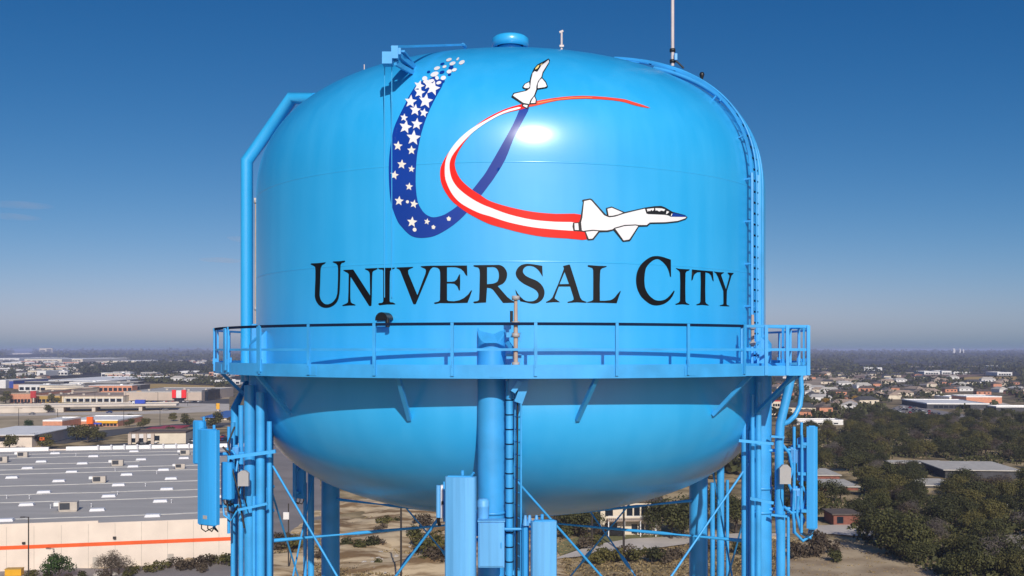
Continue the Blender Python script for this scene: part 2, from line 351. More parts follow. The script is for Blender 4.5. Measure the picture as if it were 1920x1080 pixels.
letters = [
 tr(*A, [(115,230),(125,215),(240,210),(372,195),(360,215),(310,245),(288,290),(282,340),(278,480),(276,560),(270,680),(268,760),(283,820),(300,850),(320,872),(345,893),(370,904),(410,906),(460,887),(488,868),(510,845),(545,795),(565,720),(572,600),(576,480),(577,300),(570,250),(550,222),(485,193),(495,182),(590,178),(690,168),(700,180),(680,198),(640,208),(622,240),(618,300),(614,480),(608,640),(602,720),(585,810),(570,845),(550,878),(526,905),(500,925),(470,943),(440,956),(410,963),(375,966),(340,963),(310,954),(280,938),(250,914),(225,880),(205,845),(192,805),(185,770),(188,640),(195,480),(196,330),(190,275),(165,255)]),
 tr(*A, [(665,335),(680,325),(835,318),(1118,755),(1112,400),(1105,365),(1085,340),(1030,312),(1035,300),(1130,297),(1245,292),(1240,312),(1170,345),(1158,370),(1152,500),(1148,760),(1142,925),(1120,938),(1100,930),(800,455),(790,440),(785,600),(785,800),(795,870),(820,890),(875,915),(865,925),(760,925),(655,935),(650,920),(720,890),(745,870),(752,700),(757,400),(745,380)]),
 tr(*A, [(1255,302),(1260,292),(1400,288),(1540,287),(1525,305),(1475,322),(1455,345),(1450,500),(1448,850),(1460,870),(1500,872),(1548,898),(1540,907),(1400,908),(1280,922),(1255,905),(1265,885),(1320,880),(1340,860),(1340,340),(1325,318),(1280,318)]),
 tr(*B, [(30,205),(40,193),(180,188),(318,183),(305,200),(250,222),(228,245),(235,300),(385,660),(520,300),(530,250),(520,220),(440,183),(445,172),(540,166),(640,164),(640,195),(610,220),(590,255),(560,330),(360,810),(335,818),(315,810),(100,260),(80,230)]),
 tr(*B, [(600,163),(1222,160),(1228,340),(1200,320),(1165,260),(1115,215),(1040,192),(960,188),(885,192),(885,435),(960,434),(1010,428),(1050,395),(1085,320),(1105,305),(1107,440),(1103,580),(1085,580),(1060,515),(1010,470),(950,464),(885,464),(885,740),(905,758),(1000,764),(1090,748),(1170,710),(1240,650),(1290,580),(1308,582),(1270,690),(1230,790),(1000,797),(770,795),(690,810),(668,805),(672,785),(740,770),(765,745),(770,400),(768,270),(755,225),(725,200),(680,190),(600,193)]),
 [tr(*Cc, [(65,168),(80,155),(300,152),(500,150),(533,158),(562,172),(588,193),(610,222),(628,255),(637,290),(638,320),(635,350),(625,388),(608,422),(587,450),(560,472),(480,508),(560,600),(640,690),(710,745),(775,775),(765,788),(570,793),(400,570),(360,545),(300,535),(292,650),(283,785),(180,790),(90,800),(68,785),(75,770),(140,760),(165,740),(172,600),(178,300),(172,230),(150,195),(90,182)]),
  tr(*Cc, [(300,190),(400,188),(428,192),(450,203),(470,222),(485,247),(496,280),(500,312),(500,345),(496,376),(487,405),(476,428),(458,444),(430,456),(400,466),(300,476)])],
 tr(*Cc, [(1230,165),(1238,350),(1210,305),(1180,258),(1150,224),(1120,200),(1085,180),(1050,170),(1015,167),(980,169),(953,180),(930,197),(914,218),(905,243),(904,262),(908,282),(925,308),(950,332),(985,353),(1020,370),(1110,405),(1148,425),(1180,448),(1210,477),(1235,510),(1253,545),(1265,580),(1269,615),(1266,650),(1258,682),(1245,712),(1225,740),(1200,763),(1168,784),(1130,798),(1095,804),(1060,804),(1010,797),(960,785),(860,765),(850,735),(800,660),(786,620),(780,590),(778,565),(798,600),(820,637),(850,674),(880,706),(915,735),(950,755),(985,764),(1020,766),(1058,764),(1090,756),(1118,742),(1140,724),(1156,703),(1165,678),(1166,654),(1160,628),(1143,600),(1120,575),(1072,545),(1020,520),(970,496),(920,470),(878,441),(840,410),(815,380),(796,350),(786,320),(782,290),(788,258),(802,227),(823,195),(850,170),(883,150),(920,139),(960,133),(1000,132),(1090,142)]),
 [tr(*Dd, [(322,168),(425,143),(440,160),(530,440),(610,700),(640,745),(725,778),(700,790),(560,782),(400,792),(395,775),(470,755),(500,735),(497,700),(440,515),(250,515),(185,690),(180,715),(270,780),(150,780),(40,790),(33,775),(100,740),(140,700),(240,470),(335,215)]),
  tr(*Dd, [(347,270),(420,472),(262,475)])],
 tr(*Dd, [(735,160),(745,153),(900,165),(1058,170),(1050,185),(980,208),(952,235),(945,300),(940,500),(942,755),(1030,755),(1120,745),(1155,728),(1180,710),(1208,680),(1230,650),(1285,588),(1293,600),(1260,690),(1225,798),(1000,790),(725,788),(730,778),(800,758),(828,740),(830,400),(828,240),(815,205),(740,180)]),
 tr(*Ee, [(665,145),(668,425),(650,415),(638,355),(620,300),(597,256),(570,220),(537,185),(500,155),(475,141),(450,135),(418,139),(390,150),(353,175),(320,205),(290,241),(265,282),(254,325),(247,370),(242,425),(240,480),(243,537),(250,590),(267,638),(290,680),(317,718),(350,750),(385,777),(420,795),(460,803),(500,803),(537,797),(570,785),(606,762),(640,730),(677,686),(715,638),(725,655),(710,695),(690,735),(658,778),(620,815),(582,842),(540,862),(490,876),(440,882),(400,880),(360,871),(320,853),(280,825),(233,786),(190,742),(160,694),(135,642),(118,587),(108,532),(105,480),(107,430),(114,379),(127,330),(148,280),(175,235),(205,200),(235,172),(265,148),(292,130),(330,107),(370,93),(410,87),(450,86),(500,92),(550,105)]),
 tr(*Ee, [(742,285),(750,280),(800,292),(968,300),(960,318),(915,335),(900,365),(897,600),(900,810),(910,835),(965,865),(955,872),(850,862),(745,870),(735,858),(790,835),(812,805),(815,500),(810,350),(795,325)]),
 tr(*Ee, [(1003,302),(1170,318),(1340,332),(1352,495),(1335,480),(1310,400),(1280,365),(1220,348),(1217,600),(1220,820),(1235,850),(1280,878),(1260,882),(1170,872),(1080,878),(1072,865),(1125,845),(1140,815),(1145,500),(1140,345),(1090,348),(1050,375),(1030,410),(1015,470),(995,482)]),
 tr(*Ee, [(1350,335),(1440,345),(1520,348),(1510,362),(1480,378),(1475,400),(1550,620),(1605,420),(1605,395),(1575,360),(1585,352),(1675,358),(1668,372),(1640,400),(1565,650),(1560,850),(1565,872),(1605,885),(1600,896),(1450,890),(1452,878),(1500,865),(1510,845),(1508,650),(1420,420),(1390,365)]),
]
art('lettering', letters, 0.008, M['lettering'])

u_ribbon = [(791.5,152.4),(785,157),(779,162),(768.6,178),(758,199),(747.5,220),(738.7,241),(734,264),(730.6,288),(729,315),(730,349),(732.4,375),(737,393),(746,415.6),(754,426),(762,435),(771,442),(781.5,445.5),(796,446),(815,442.4),(837,431),(857,416.5),(875,399),(902,366.5),(915,349.5),(927,333),(947,300),(963,260),(980,227),(992,202),(977,202),(968,220),(960,237),(940,273),(913,320),(900,338),(885,357),(871,373),(857.4,386.5),(842.6,397),(829.6,404),(813,407.5),(802,404),(795.5,399),(790.7,393),(784,380),(780.5,358),(779.6,330),(781.5,297),(784.4,278),(789.7,252),(798.5,223.7),(809,199),(821,176),(829,162),(830.5,153),(824,149),(812,150),(800,153)]
art('star_ribbon', [u_ribbon], 0.008, M['navy'], 3)
c_outer = [(1090,402.6),(1041,401),(997.5,397),(954,388),(919,377),(902,366.5),(885,355.5),(870,343),(861,332),(855,319),(853,306),(857.4,289.6),(866.7,273),(878,258),(894,241),(913,227),(947,213),(975,206),(993,200.5),(988,193.5),(977,196),(947,205),(913,221.7),(887,240),(860,263),(840,288),(828,310),(825.5,324),(827,340),(833,356),(846,375),(861,388),(878,400),(900,412),(920,421),(945,428),(980,437),(1019,444),(1063,447),(1102,448.5),(1100,425)]
tail = [(1219,203),(1203,196.5),(1187,191.7),(1176,188),(1160,185),(1113,180.7),(1073,180.7),(1033,185),(1003,190.5),(990,194),(990,201),(1013,196.5),(1047,188.7),(1097,185.5),(1147,188.3),(1172,192.5),(1185,196.6),(1203,201)]
art('striped_ribbon', [c_outer], 0.014, M['red'], 3)
art('faded_tail', [tail], 0.012, M['salmon'], 2)
art('tail_core', [[(1008,194.6),(1008,192.6),(1035,187.9),(1073,183.4),(1110,183.0),(1110,184.0),(1073,184.6),(1040,188.4)]], 0.017, M['orange'])
white_band = [(835,307),(840,290),(849,275),(864,258),(885,241),(913,225),(945,209),(972,201.5),(974,204.5),(945,213),(913,230),(889,247),(872,263),(858,279),(848,293),(843.5,306),(844,321),(848,336),(857.4,350.7),(872,363.7),(887,374),(903.7,383),(920,389.6),(954,402),(997.5,412),(1041,416),(1082,418),(1082,432.5),(1074,432.8),(1041,430.6),(997.5,426),(954,417),(920,406),(900,400),(878,389.6),(861,378.5),(848,363.7),(839,346),(834.6,330)]
art('white_stripe', [white_band], 0.019, M['white'], 3)
def star(x, y, r, rot=0.0, k=0.45, n=5): return [(x+(r if i % 2 == 0 else r*k)*math.sin(rot+i*math.pi/n), y-(r if i % 2 == 0 else r*k)*math.cos(rot+i*math.pi/n)*1.06) for i in range(2*n)]
def oval(x, y, a, b, rot=-0.35): return [(x+a*math.cos(t)*math.cos(rot)-b*math.sin(t)*math.sin(rot), y+a*math.cos(t)*math.sin(rot)+b*math.sin(t)*math.cos(rot)) for t in [i*math.pi/6 for i in range(12)]]
big = [(770.3,191,12,.1),(798.5,190,14,.15),(787,174,11,.2),(786,161.5,10.5,.3),(812,166,14,.25),(804,159.5,10,.1),(779,207,11,.1),(795,212,8.5,.2),(758,221,7.5,.15),(760.7,238.6,12.5,.2),(781.8,233,11,.1),(775.6,258.8,14,.1)]
small = [(746.6,273.8,9,.1),(772,282,8.5,0),(753.7,308.5,9,.1),(772,317,6.5,.1),(740,328.5,8.5,.2),(767.6,350,7.5,.1),(748.7,377,9,.1),(776.5,382.6,8,.2),(773,416.5,10,.1),(801,415.6,6,.2),(813,426,4.6,.1),(841.7,410,5,0)]
for s in big: art('star', [star(*s)], 0.014, M['white'])
for q in [star(*s) for s in small]+[oval(764.4,378.5,3,3),oval(777.8,430.7,3.6,3.8),oval(841.7,410.5,3.4,3.8),oval(813,426,3.2,3.6)]: art('star', [q], 0.014, M['cream_paint'])
for a in ((842,113,5.5,2.8),(848.6,120,6,3.2),(858.5,111.5,3.6,1.8,-0.9),(866,118,6,3.4,-0.5),(833.7,126,4,2.4),(819.6,129,6,3.2),(842.5,135,5,3.6),(852,132,5,2.9),(815,140,8,4.2),(831.5,147,5.2,4),(796.7,148,5,4.2),(798.5,153.5,5,2.8),(819.6,147,3.4,4),(808,153,7,3.2),(823,156,5,3)): art('fleck', [oval(*a)], 0.017, M['white'])
for a in ((829.6,120.4,4.3,2.2),(803.8,135.4,3.4,2.2),(846,127,4.8,3.2),(829,136,5,2.9),(843,140.5,3.4,2.2),(812,149.6,9,4.2),(829,153.5,5.5,3.6),(795,155,5,3)): art('fleck', [oval(*a)], 0.011, M['navy'])
J = (1060, 360, 8)
jet_black = tr(*J, [(246,126),(262,116),(370,98),(400,112),(500,225),(600,335),(622,348),(604,242),(690,219),(885,303),(1190,235),(1330,214),(1430,210),(1490,232),(1600,298),(1790,348),(1825,380),(1800,412),(1680,452),(1500,472),(1270,477),(1225,516),(1100,520),(980,717),(960,737),(860,747),(720,575),(640,597),(510,602),(420,717),(340,724),(316,700),(288,602),(210,592),(120,587),(103,520),(113,460),(200,455),(222,400),(262,150)])
jet_white = [tr(*J, q) for q in (
 [(277,140),(365,120),(388,134),(490,250),(575,350),(610,366),(650,382),(740,372),(880,325),(1040,286),(1185,252),(1208,325),(1235,335),(1335,338),(1480,345),(1540,356),(1570,374),(1805,377),(1790,396),(1680,434),(1500,454),(1258,459),(1212,497),(1095,497),(1050,488),(880,496),(735,536),(700,562),(620,577),(500,576),(410,568),(310,578),(270,585),(244,578),(232,460),(252,380),(270,200)],
 [(625,255),(690,238),(835,300),(858,312),(780,340),(700,358),(645,360)], [(742,552),(880,514),(1045,504),(1085,512),(963,698),(948,715),(867,727)],
 [(302,598),(410,586),(490,590),(413,688),(398,701),(347,705)], [(132,472),(188,470),(198,573),(138,570)],
 [(1212,257),(1322,243),(1320,268),(1300,290),(1285,268),(1262,290),(1240,282),(1228,300)], [(1340,243),(1430,246),(1490,262),(1470,290),(1430,280),(1400,295),(1360,275),(1345,285)],
 [(1510,285),(1548,298),(1530,320),(1500,338)], [(1585,322),(1597,332),(1580,366),(1572,360)])]
K = (940, 100, 6.35)
jet2_black = tr(*K, [(118,525),(143,478),(280,450),(300,440),(260,425),(248,408),(273,370),(335,338),(350,270),(385,190),(430,140),(500,105),(560,70),(577,88),(572,120),(500,240),(487,295),(532,345),(554,405),(537,420),(432,437),(402,515),(422,560),(417,607),(335,614),(318,668),(248,642),(243,605)])
jet2_white = [tr(*K, q) for q in ([(138,512),(155,490),(300,456),(342,425),(352,330),(372,245),(395,222),(425,232),(445,205),(475,155),(562,88),(565,115),(490,235),(476,290),(436,340),(416,400),(414,440),(388,510),(347,560),(328,610),(262,597),(150,520)],
 [(262,408),(285,374),(330,354),(338,400),(323,423),(280,423)], [(482,308),(523,357),(539,400),(520,411),(432,424),(434,370),(457,327)], [(392,522),(408,560),(403,597),(349,600),(363,562)], [(266,618),(314,625),(303,655),(257,632)])]
for q, q2 in ((jet_black, jet_white), (jet2_black, jet2_white)):
    art('jet_outline', [q], 0.022, M['black']); art('jet_pattern', q2, 0.027, M['white'])
art('canopy_pattern', [tr(*K, [(402,205),(408,185),(432,158),(455,148),(440,180),(425,195)]), tr(*K, [(462,150),(490,128),(480,145),(468,155)])], 0.030, M['yellow_paint'])
art('jet_nose', [tr(*J, [(1605,312),(1790,358),(1808,374),(1578,372)])], 0.030, M['navy'])

# ---- walkway round the tank
RB = 9.45; ZF, ZFB, ZR, ZM = EYE-0.44, EYE-0.67, EYE+0.63, EYE+0.02
balcony = MB().lathe([(R+0.003, ZF), (RB-0.02, ZF), (RB-0.02, ZF-0.06), (R+0.003, ZF-0.06)], 180, smooth=False, close=True).build('balcony_floor', M['steel'], tower)
MB().lathe([(RB-0.018, ZF+0.10), (RB+0.012, ZF+0.10), (RB+0.012, ZFB), (RB-0.018, ZFB)], 180, smooth=False, close=True).build('toe_plate', M['steel'], balcony)
MB().lathe([(RB-0.02, ZR-0.035), (RB+0.03, ZR-0.035), (RB+0.03, ZR+0.035), (RB-0.02, ZR+0.035)], 110, smooth=False, close=True, a0=-74, a1=39.6).build('dark_top_rail', M['rail_dark'], balcony)
MB().lathe([(RB-0.02, ZR-0.035), (RB+0.03, ZR-0.035), (RB+0.03, ZR+0.035), (RB-0.02, ZR+0.035)], 150, smooth=False, close=True, a0=39.6, a1=286).build('top_rail', M['steel'], balcony)
MB().lathe([(RB-0.01, ZM-0.03), (RB+0.012, ZM-0.03), (RB+0.012, ZM+0.03), (RB-0.01, ZM+0.03)], 200, smooth=False, close=True).build('mid_rail', M['steel'], balcony)
for k in range(30):
    a = 3.6+12*k; p = C(a, RB+0.03, 0)
    mb = MB(); mb.box((p.x, p.y, (ZR+0.03+ZFB+0.06)/2), (0.075, 0.05, ZR+0.03-ZFB-0.06), rad(a)); q = C(a, RB+0.01, ZF+0.12); mb.box(q, (0.02, 0.12, 0.16), rad(a))
    mb.build('rail_post', M['steel'], balcony)
for k in range(12):
    a = 13+30*k
    mb = MB(); mb.bar(C(a, RB-0.06, ZFB+0.12), C(a-1.2, R+0.01, EYE-1.75), 0.10, 0.10); mb.bar(C(a, R, ZF-0.12), C(a, RB-0.03, ZF-0.12), 0.08, 0.12)
    mb.build('bracket', M['steel'], balcony)
for k in range(12):
    q = C(-2+30*k, RB+0.012, ZF-0.07); MB().box(q, (0.34, 0.016, 0.24), rad(-2+30*k)).build('splice_plate', M['steel'], balcony)
# bump-out platform before the tank ladder
pc = [C(39.6, RB-0.05, 0), Vector((7.77, 25.9, 0)), Vector((7.77, 27.55, 0)), C(48, RB-0.06, 0)]
mb = MB(); mb.prism([(p.x, p.y) for p in pc], ZF-0.05, ZF+0.005)
mb.bar(pc[0]+Vector((0,0,ZF-0.09)), pc[1]+Vector((0,0,ZF-0.09)), 0.05, 0.26); mb.bar(pc[1]+Vector((0.02,0,ZF-0.09)), pc[2]+Vector((0.02,0,ZF-0.09)), 0.05, 0.26)
plat = mb.build('side_platform', M['steel'], tower)
mb = MB()
for z in (ZR, ZM):
    for i in (0, 1): mb.bar(pc[i]+Vector((0,0,z)), pc[i+1]+Vector((0,0,z)), 0.05, 0.07)
for t in (0.0, 0.36, 0.68, 1.0):
    p = pc[0].lerp(pc[1], t); mb.box((p.x, p.y-0.03, (ZR+ZFB)/2+0.02), (0.085, 0.06, ZR-ZFB))
for t in (0.5, 1.0):
    p = pc[1].lerp(pc[2], t); mb.box((p.x, p.y, (ZR+ZF)/2), (0.06, 0.06, ZR-ZF))
mb.build('platform_railing', M['steel'], plat)
MB().bar(Vector((7.6, 26.2, ZF-0.1)), C(56, R+0.1, EYE-1.9), 0.09, 0.09).build('platform_brace', M['steel'], plat)
# left end: short cage of uprights where the walkway meets the overflow pipe
for a, wd in ((-66, 0.06), (-70.5, 0.06), (-75, 0.06), (-58, 0.16), (-44.4, 0.17)):
    p = C(a, RB+(0.04 if wd > 0.1 else -0.03), 0); MB().box((p.x, p.y, (ZR+ZF)/2-0.06), (wd, 0.05, ZR-ZF+0.12), rad(a)).build('gate_post', M['steel'], balcony)

# ---- legs
leg_phi = (-3.3, 62, 121.4, 178, -124, -62.5)
for a in leg_phi:
    p = C(a, R+0.06, 0); r = 0.345
    mb = MB(); n = 28
    ring = [Vector((p.x+r*math.cos(2*math.pi*i/n), p.y+r*math.sin(2*math.pi*i/n), 0)) for i in range(n)]
    top = []
    for v in ring:                         # saddle cut where the leg meets the shell
        out = math.hypot(v.x-AX, v.y-D)-R
        top.append(Vector((v.x, v.y, EYE+0.58-0.42*max(0, out)/0.4)))
    mb.add(ring+top, [(i, (i+1) % n, n+(i+1) % n, n+i) for i in range(n)], True); mb.add(top, [tuple(range(n))])
    leg = mb.build('leg', M['steel'], tower)
    MB().lathe([(0.36, 30.0), (0.40, 30.0), (0.40, 30.2), (0.36, 30.2)], 24, c=(p.x, p.y), close=True).build('collar', M['steel'], leg)
    mb = MB()
    for z in (EYE-4.05, EYE-4.75): mb.lathe([(0.346, z), (0.375, z), (0.375, z+0.07), (0.346, z+0.07)], 24, c=(p.x, p.y), close=True)
    for s in (-1, 1):
        q = C(a+s*2.6, R+0.06, 0); mb.box((q.x, q.y, EYE-4.3), (0.30, 0.03, 0.65), rad(a))
    mb.build('gusset', M['steel'], leg)
# ---- braces
def turnbuckle(mb, a, b, t):
    d = (b-a); c = a+d*t; u = d.normalized()
    mb.tube([c-u*0.35, c-u*0.18, c+u*0.18, c+u*0.35], [0.04, 0.075, 0.075, 0.04], 8)
for i in range(6):
    a, b = leg_phi[i], leg_phi[(i+1) % 6]
    b2 = b if b > a-1 or i == 5 else b
    for (f0, f1) in ((a, b), (b, a)):
        sgn = 3.1 if ((f1-f0+540) % 360-180) > 0 else -3.1
        p = C(f0+sgn, R+0.02, EYE-3.05); q = C(f1-sgn, R+0.02, EYE-11.5)
        mb = MB().tube([p, q], 0.032, 8); turnbuckle(mb, p, q, 0.62); mb.build('brace_rod', M['steel'], tower)
zc = EYE-5.62
for a in leg_phi:
    p = C(a, R-0.3, zc); q = C(a, 0.7, zc); m1 = p.lerp(q, 0.04); m2 = p.lerp(q, 0.30)
    MB().tube([p, m1, m2, p.lerp(q, 0.36), q], [0.06, 0.055, 0.026, 0.055, 0.018], 8).build('tie_rod', M['steel'], tower)
MB().lathe([(0.55, 0), (0.55, Z_B-H_B+0.2)], 24).build('riser_pipe', M['steel'], tower)
# ---- overflow pipe on the left side
ry = 32.6
op = [P(590, 186, 32.0), P(548, 184, ry), P(463, 302, ry), P(463, 690, ry), P(463, 716, ry), P(452, 740, 31.5), P(440, 765, 30), P(440, 840, 29.8), P(440, 1000, 29.8)]
MB().tube(op[:5], 0.205, 20).build('overflow_pipe', M['tank'], tower)
MB().tube([op[4], op[5], op[6], op[7], Vector((op[8].x, op[8].y, 0))], 0.10, 12).build('overflow_pipe', M['steel'], tower)
mb = MB(); mb.box(P(484, 640, 31.4), (0.45, 0.5, 1.1), 0.3, 0.05); mb.bar(P(455, 655, 31), P(495, 655, 30.6), 0.08, 0.10); mb.bar(P(472, 660, 30.2), P(494, 694, 29.6), 0.05, 0.05); mb.build('pipe_support', M['steel'], tower)
# ---- vertical conduit pipes clipped to the legs
def conduit(px, wpx, y, top, bot_z=0.0):
    MB().tube([Vector(((px-CX)/F*y, y, EYE-(top-HZ)/F*y)), Vector(((px-CX)/F*y, y, bot_z))], wpx/F*y/2, 12).build('conduit_pipe', M['steel'], tower)
for a in ((468, 21, 28.35, 722), (488, 17, 28.0, 735), (452, 10, 28.5, 760), (505, 10, 28.3, 790), (437, 9, 28.9, 792), (476, 7, 27.9, 930),
          (1396, 12, 28.4, 770), (1411, 8, 28.0, 740), (1422, 11, 27.95, 716), (1404, 6, 28.5, 845), (1464, 17, 28.6, 958), (1478, 6, 28.7, 960),
          (1351, 14, 36.4, 870), (1336, 9, 36.6, 905), (1364, 6, 36.3, 900), (583, 12, 36.9, 880), (572, 7, 37.0, 905)): conduit(*a)
MB().tube([P(1484, 700, 28.6), P(1480, 722, 28.6), P(1463, 795, 28.5), P(1461, 830, 28.5), P(1461, 950, 28.5), P(1463, 1000, 28.6)], 0.13, 12).build('conduit_pipe', M['steel'], tower)
MB().tube([P(1501, 700, 28.8), P(1503, 735, 28.8), P(1500, 760, 28.75), P(1490, 780, 28.7), P(1478, 791, 28.6), P(1464, 797, 28.5)], 0.075, 12).build('conduit_pipe', M['steel'], tower)
def clamp(pts, w, h): MB().bar(pts[0], pts[1], w, h).build('pipe_clamp', M['steel'], tower)
clamp((P(428, 858, 27.75), P(517, 846, 27.75)), 0.10, 0.10); clamp((P(446, 956, 27.7), P(502, 944, 27.7)), 0.07, 0.07); clamp((P(1385, 826, 27.6), P(1450, 832, 27.6)), 0.06, 0.08)
clamp((P(1406, 934, 27.7), P(1450, 943, 27.7)), 0.08, 0.08); clamp((P(1445, 818, 28.3), P(1470, 820, 28.3)), 0.10, 0.06); clamp((P(1445, 965, 28.3), P(1475, 968, 28.3)), 0.10, 0.06)
# ---- riser and ladder on the front leg
fx = C(4.0, R+0.35, 0)
def px2(px, y): return (px-CX)/F*y
mb = MB().tube([Vector((px2(955, 24.2), 24.2, EYE-0.75)), Vector((px2(955, 24.2), 24.2, 0))], 0.088, 14)
riser = mb.build('cable_riser', M['steel'], tower)
for k in range(26):
    z = EYE-1.2-0.36*k; MB().lathe([(0.086, z), (0.108, z), (0.106, z-0.026), (0.086, z-0.026)], 12, c=(px2(955, 24.2), 24.2), close=True).build('clip', M['rail_dark'], riser)
la, lb = Vector((px2(966, 24.3), 24.3, 0)), Vector((px2(977, 23.95), 23.95, 0))
lad = MB()
for q in (la, lb): lad.tube([q+Vector((0,0,EYE-0.7)), q], 0.025, 8)
lad = lad.build('leg_ladder', M['steel'], tower)
for k in range(34):
    z = EYE-1.0-0.31*k
    MB().tube([la+Vector((0,0,z)), lb+Vector((0,0,z))], 0.02, 6).build('rung', M['steel'], lad)
MB().tube([Vector((px2(971, 24.1), 24.1, EYE-0.8)), Vector((px2(969, 24.1), 24.1, EYE-4)), Vector((px2(970, 24.1), 24.1, 0))], 0.02, 8).build('safety_cable', M['cable'], lad)
mb = MB(); mb.prism([(px2(955,24), 23.9), (px2(990,24), 23.9), (px2(990,24), 24.2), (px2(955,24), 24.2)], EYE-0.98, EYE-0.70); mb.bar(P(962, 735, 23.85), P(975, 715, 23.85), 0.12, 0.12); mb.bar(P(972, 755, 23.95), P(984, 722, 23.95), 0.05, 0.2)
mb.build('ladder_hatch', M['steel'], tower)
# ---- tank ladder on the right, following the shell to the top
def along(phi, off, z): return C(phi, tank_r(z), z)+tank_n(phi, z)*off
def merid(phi, off, z0, z1, n=60):
    out = []
    for i in range(n+1):
        z = z0+(z1-z0)*math.sin(i/n*math.pi/2); out.append(along(phi, off, z))
    return out
ZT = Z_D+H_D*0.93
lad = MB()
for ph in (54.3, 57.5):
    pts = merid(ph, 0.2, ZF, ZT)
    for a, b in zip(pts[:-1], pts[1:]): lad.bar(a, b, 0.065, 0.075)
lad = lad.build('tank_ladder', M['steel'], tower)
for k in range(30):
    z = ZF+0.3+0.31*k
    if z > ZT-0.15: break
    MB().tube([along(54.3, 0.2, z), along(57.5, 0.2, z)], 0.03, 6).build('rung', M['rail_dark'], lad)  # rungs coloured dark to stand in for the shadows they cast on the shell
for k in range(7):
    z = ZF+1.2*k+0.5
    if z > ZT: break
    MB().bar(along(54.3, 0.0, z), along(54.3, 0.22, z), 0.05, 0.05).build('standoff', M['steel'], lad); MB().bar(along(57.5, 0.0, z), along(57.5, 0.22, z), 0.05, 0.05).build('standoff', M['steel'], lad)
MB().tube(merid(55.9, 0.24, ZF+0.2, ZT-0.2), 0.03, 8).build('safety_rail', M['steel'], lad)
for ph, r, m in ((60.3, 0.075, 'steel'), (62.6, 0.04, 'steel')): MB().tube(merid(ph, 0.12, ZF-0.2, ZT-0.3, 50), r, 10).build('conduit_pipe', M[m], tower)
MB().tube(merid(61.6, 0.05, ZF-0.2, Z_D+1.0, 30), 0.022, 6).build('feed_cable', M['cable'], tower)
# ---- top of the dome
zt = Z_D+H_D
hx = P(955, 85, 31.5)
mb = MB().lathe([(0.42, zt-0.4), (0.42, zt+0.72)], 32, c=(AX-0.02, D-0.6)); mb.lathe([(0, zt+1.12), (0.30, zt+1.11), (0.52, zt+1.06), (0.60, zt+0.99), (0.61, zt+0.69), (0.57, zt+0.69), (0.55, zt+0.79), (0.42, zt+0.79)], 40, c=(AX-0.02, D-0.6))
mb.build('roof_vent', M['tank'], tower)
def stick(px, y0, y1, dep, r, nm, m='mast'): MB().tube([P(px, y1+12, dep), P(px, y0, dep)], r, 8).build(nm, M[m], tower)
mb = MB().tube([P(1053, 100, 30.5), P(1053, 59, 30.5)], 0.035, 8); mb.bar(P(1049, 61, 30.5), P(1056, 58, 30.5), 0.06, 0.06); mb.box(P(1053, 87, 30.5), (0.13, 0.13, 0.06)); mb.build('vent_pipe', M['mast'], tower)
stick(683, 121, 134, 31.5, 0.018, 'lightning_rod')
for x, y in ((1316, 140), (1402, 252)):
    mb = MB(); c = P(x, y, 32.4 if x < 1350 else 32.2); mb.lathe([(0, c.z+0.09), (0.06, c.z+0.07), (0.085, c.z), (0.06, c.z-0.08), (0.04, c.z-0.14), (0.04, c.z-0.3)], 14, c=(c.x, c.y)); mb.build('obstruction_lamp', M['black'], tower)
# ---- level gauge frame, upper left, with its two hanging wires
g0 = 25.0
bx0 = P(727, 111, g0)
mb = MB(); mb.box(bx0, (0.25, 0.30, 0.30))
e0 = P(736, 88, g0); e1 = P(868, 84, 29.6)
mb.bar(e0, e1, 0.09, 0.06); mb.bar(P(744, 97, g0), P(752, 97, g0), 0.12, 0.16); mb.box(P(741, 100, g0), (0.17, 0.25, 0.32))
mb.build('gauge_frame', M['steel'], tower)
mb = MB()
k1 = P(776, 131, 27.0)
mb.bar(P(742, 98, g0-0.1), P(779, 128, 26.6), 0.07, 0.13); mb.bar(P(741, 118, g0), P(775, 137, 26.2), 0.07, 0.12); mb.bar(P(748, 96, g0+0.3), P(775, 131, 27.2), 0.30, 0.05)
mb.build('gauge_strut', M['steel'], tower)
MB().tube([e1, P(872, 88, 29.9)], 0.06, 8).build('gauge_foot', M['steel'], tower)
for x in (722, 735.5):
    p0 = P(x, 118, g0+0.05); q = on_tank(x, 520, 0.02)
    MB().tube([Vector((q.x, q.y-0.02, p0.z)), Vector((q.x, q.y-0.02, EYE+1.35))], 0.012, 6).build('gauge_wire', M['tank'], tower)
# hooded gooseneck vent above the rail
n0 = tank_n(-23, EYE+1.2); tg = Vector((math.cos(rad(-23)), math.sin(rad(-23)), 0)); g1 = on_tank(726, 600, 0.0)
hd = [(-0.18, -0.02)]+[(0.18*math.cos(t), 0.19*math.sin(t)) for t in [math.pi-math.pi*i/10 for i in range(11)]][1:]
mb = MB(); n = len(hd); v = [g1+tg*x+Vector((0,0,z))+n0*q for q in (0.0, 0.30) for x, z in hd]
mb.add(v, [tuple(range(n)), tuple(range(2*n-1, n-1, -1))]+[(i, n+i, n+(i+1) % n, (i+1) % n) for i in range(n)]); vent = mb.build('gooseneck_vent', M['black'], tower)
MB().tube([g1+tg*0.145+n0*0.24+Vector((0,0,0.04)), g1+tg*0.155+n0*0.24+Vector((0,0,-0.19))], 0.055, 10).build('nozzle', M['black'], vent)
MB().box(g1+n0*0.12+tg*-0.05+Vector((0,0,-0.095)), (0.24, 0.22, 0.15), rad(-23)).build('vent_box', M['steel'], vent)

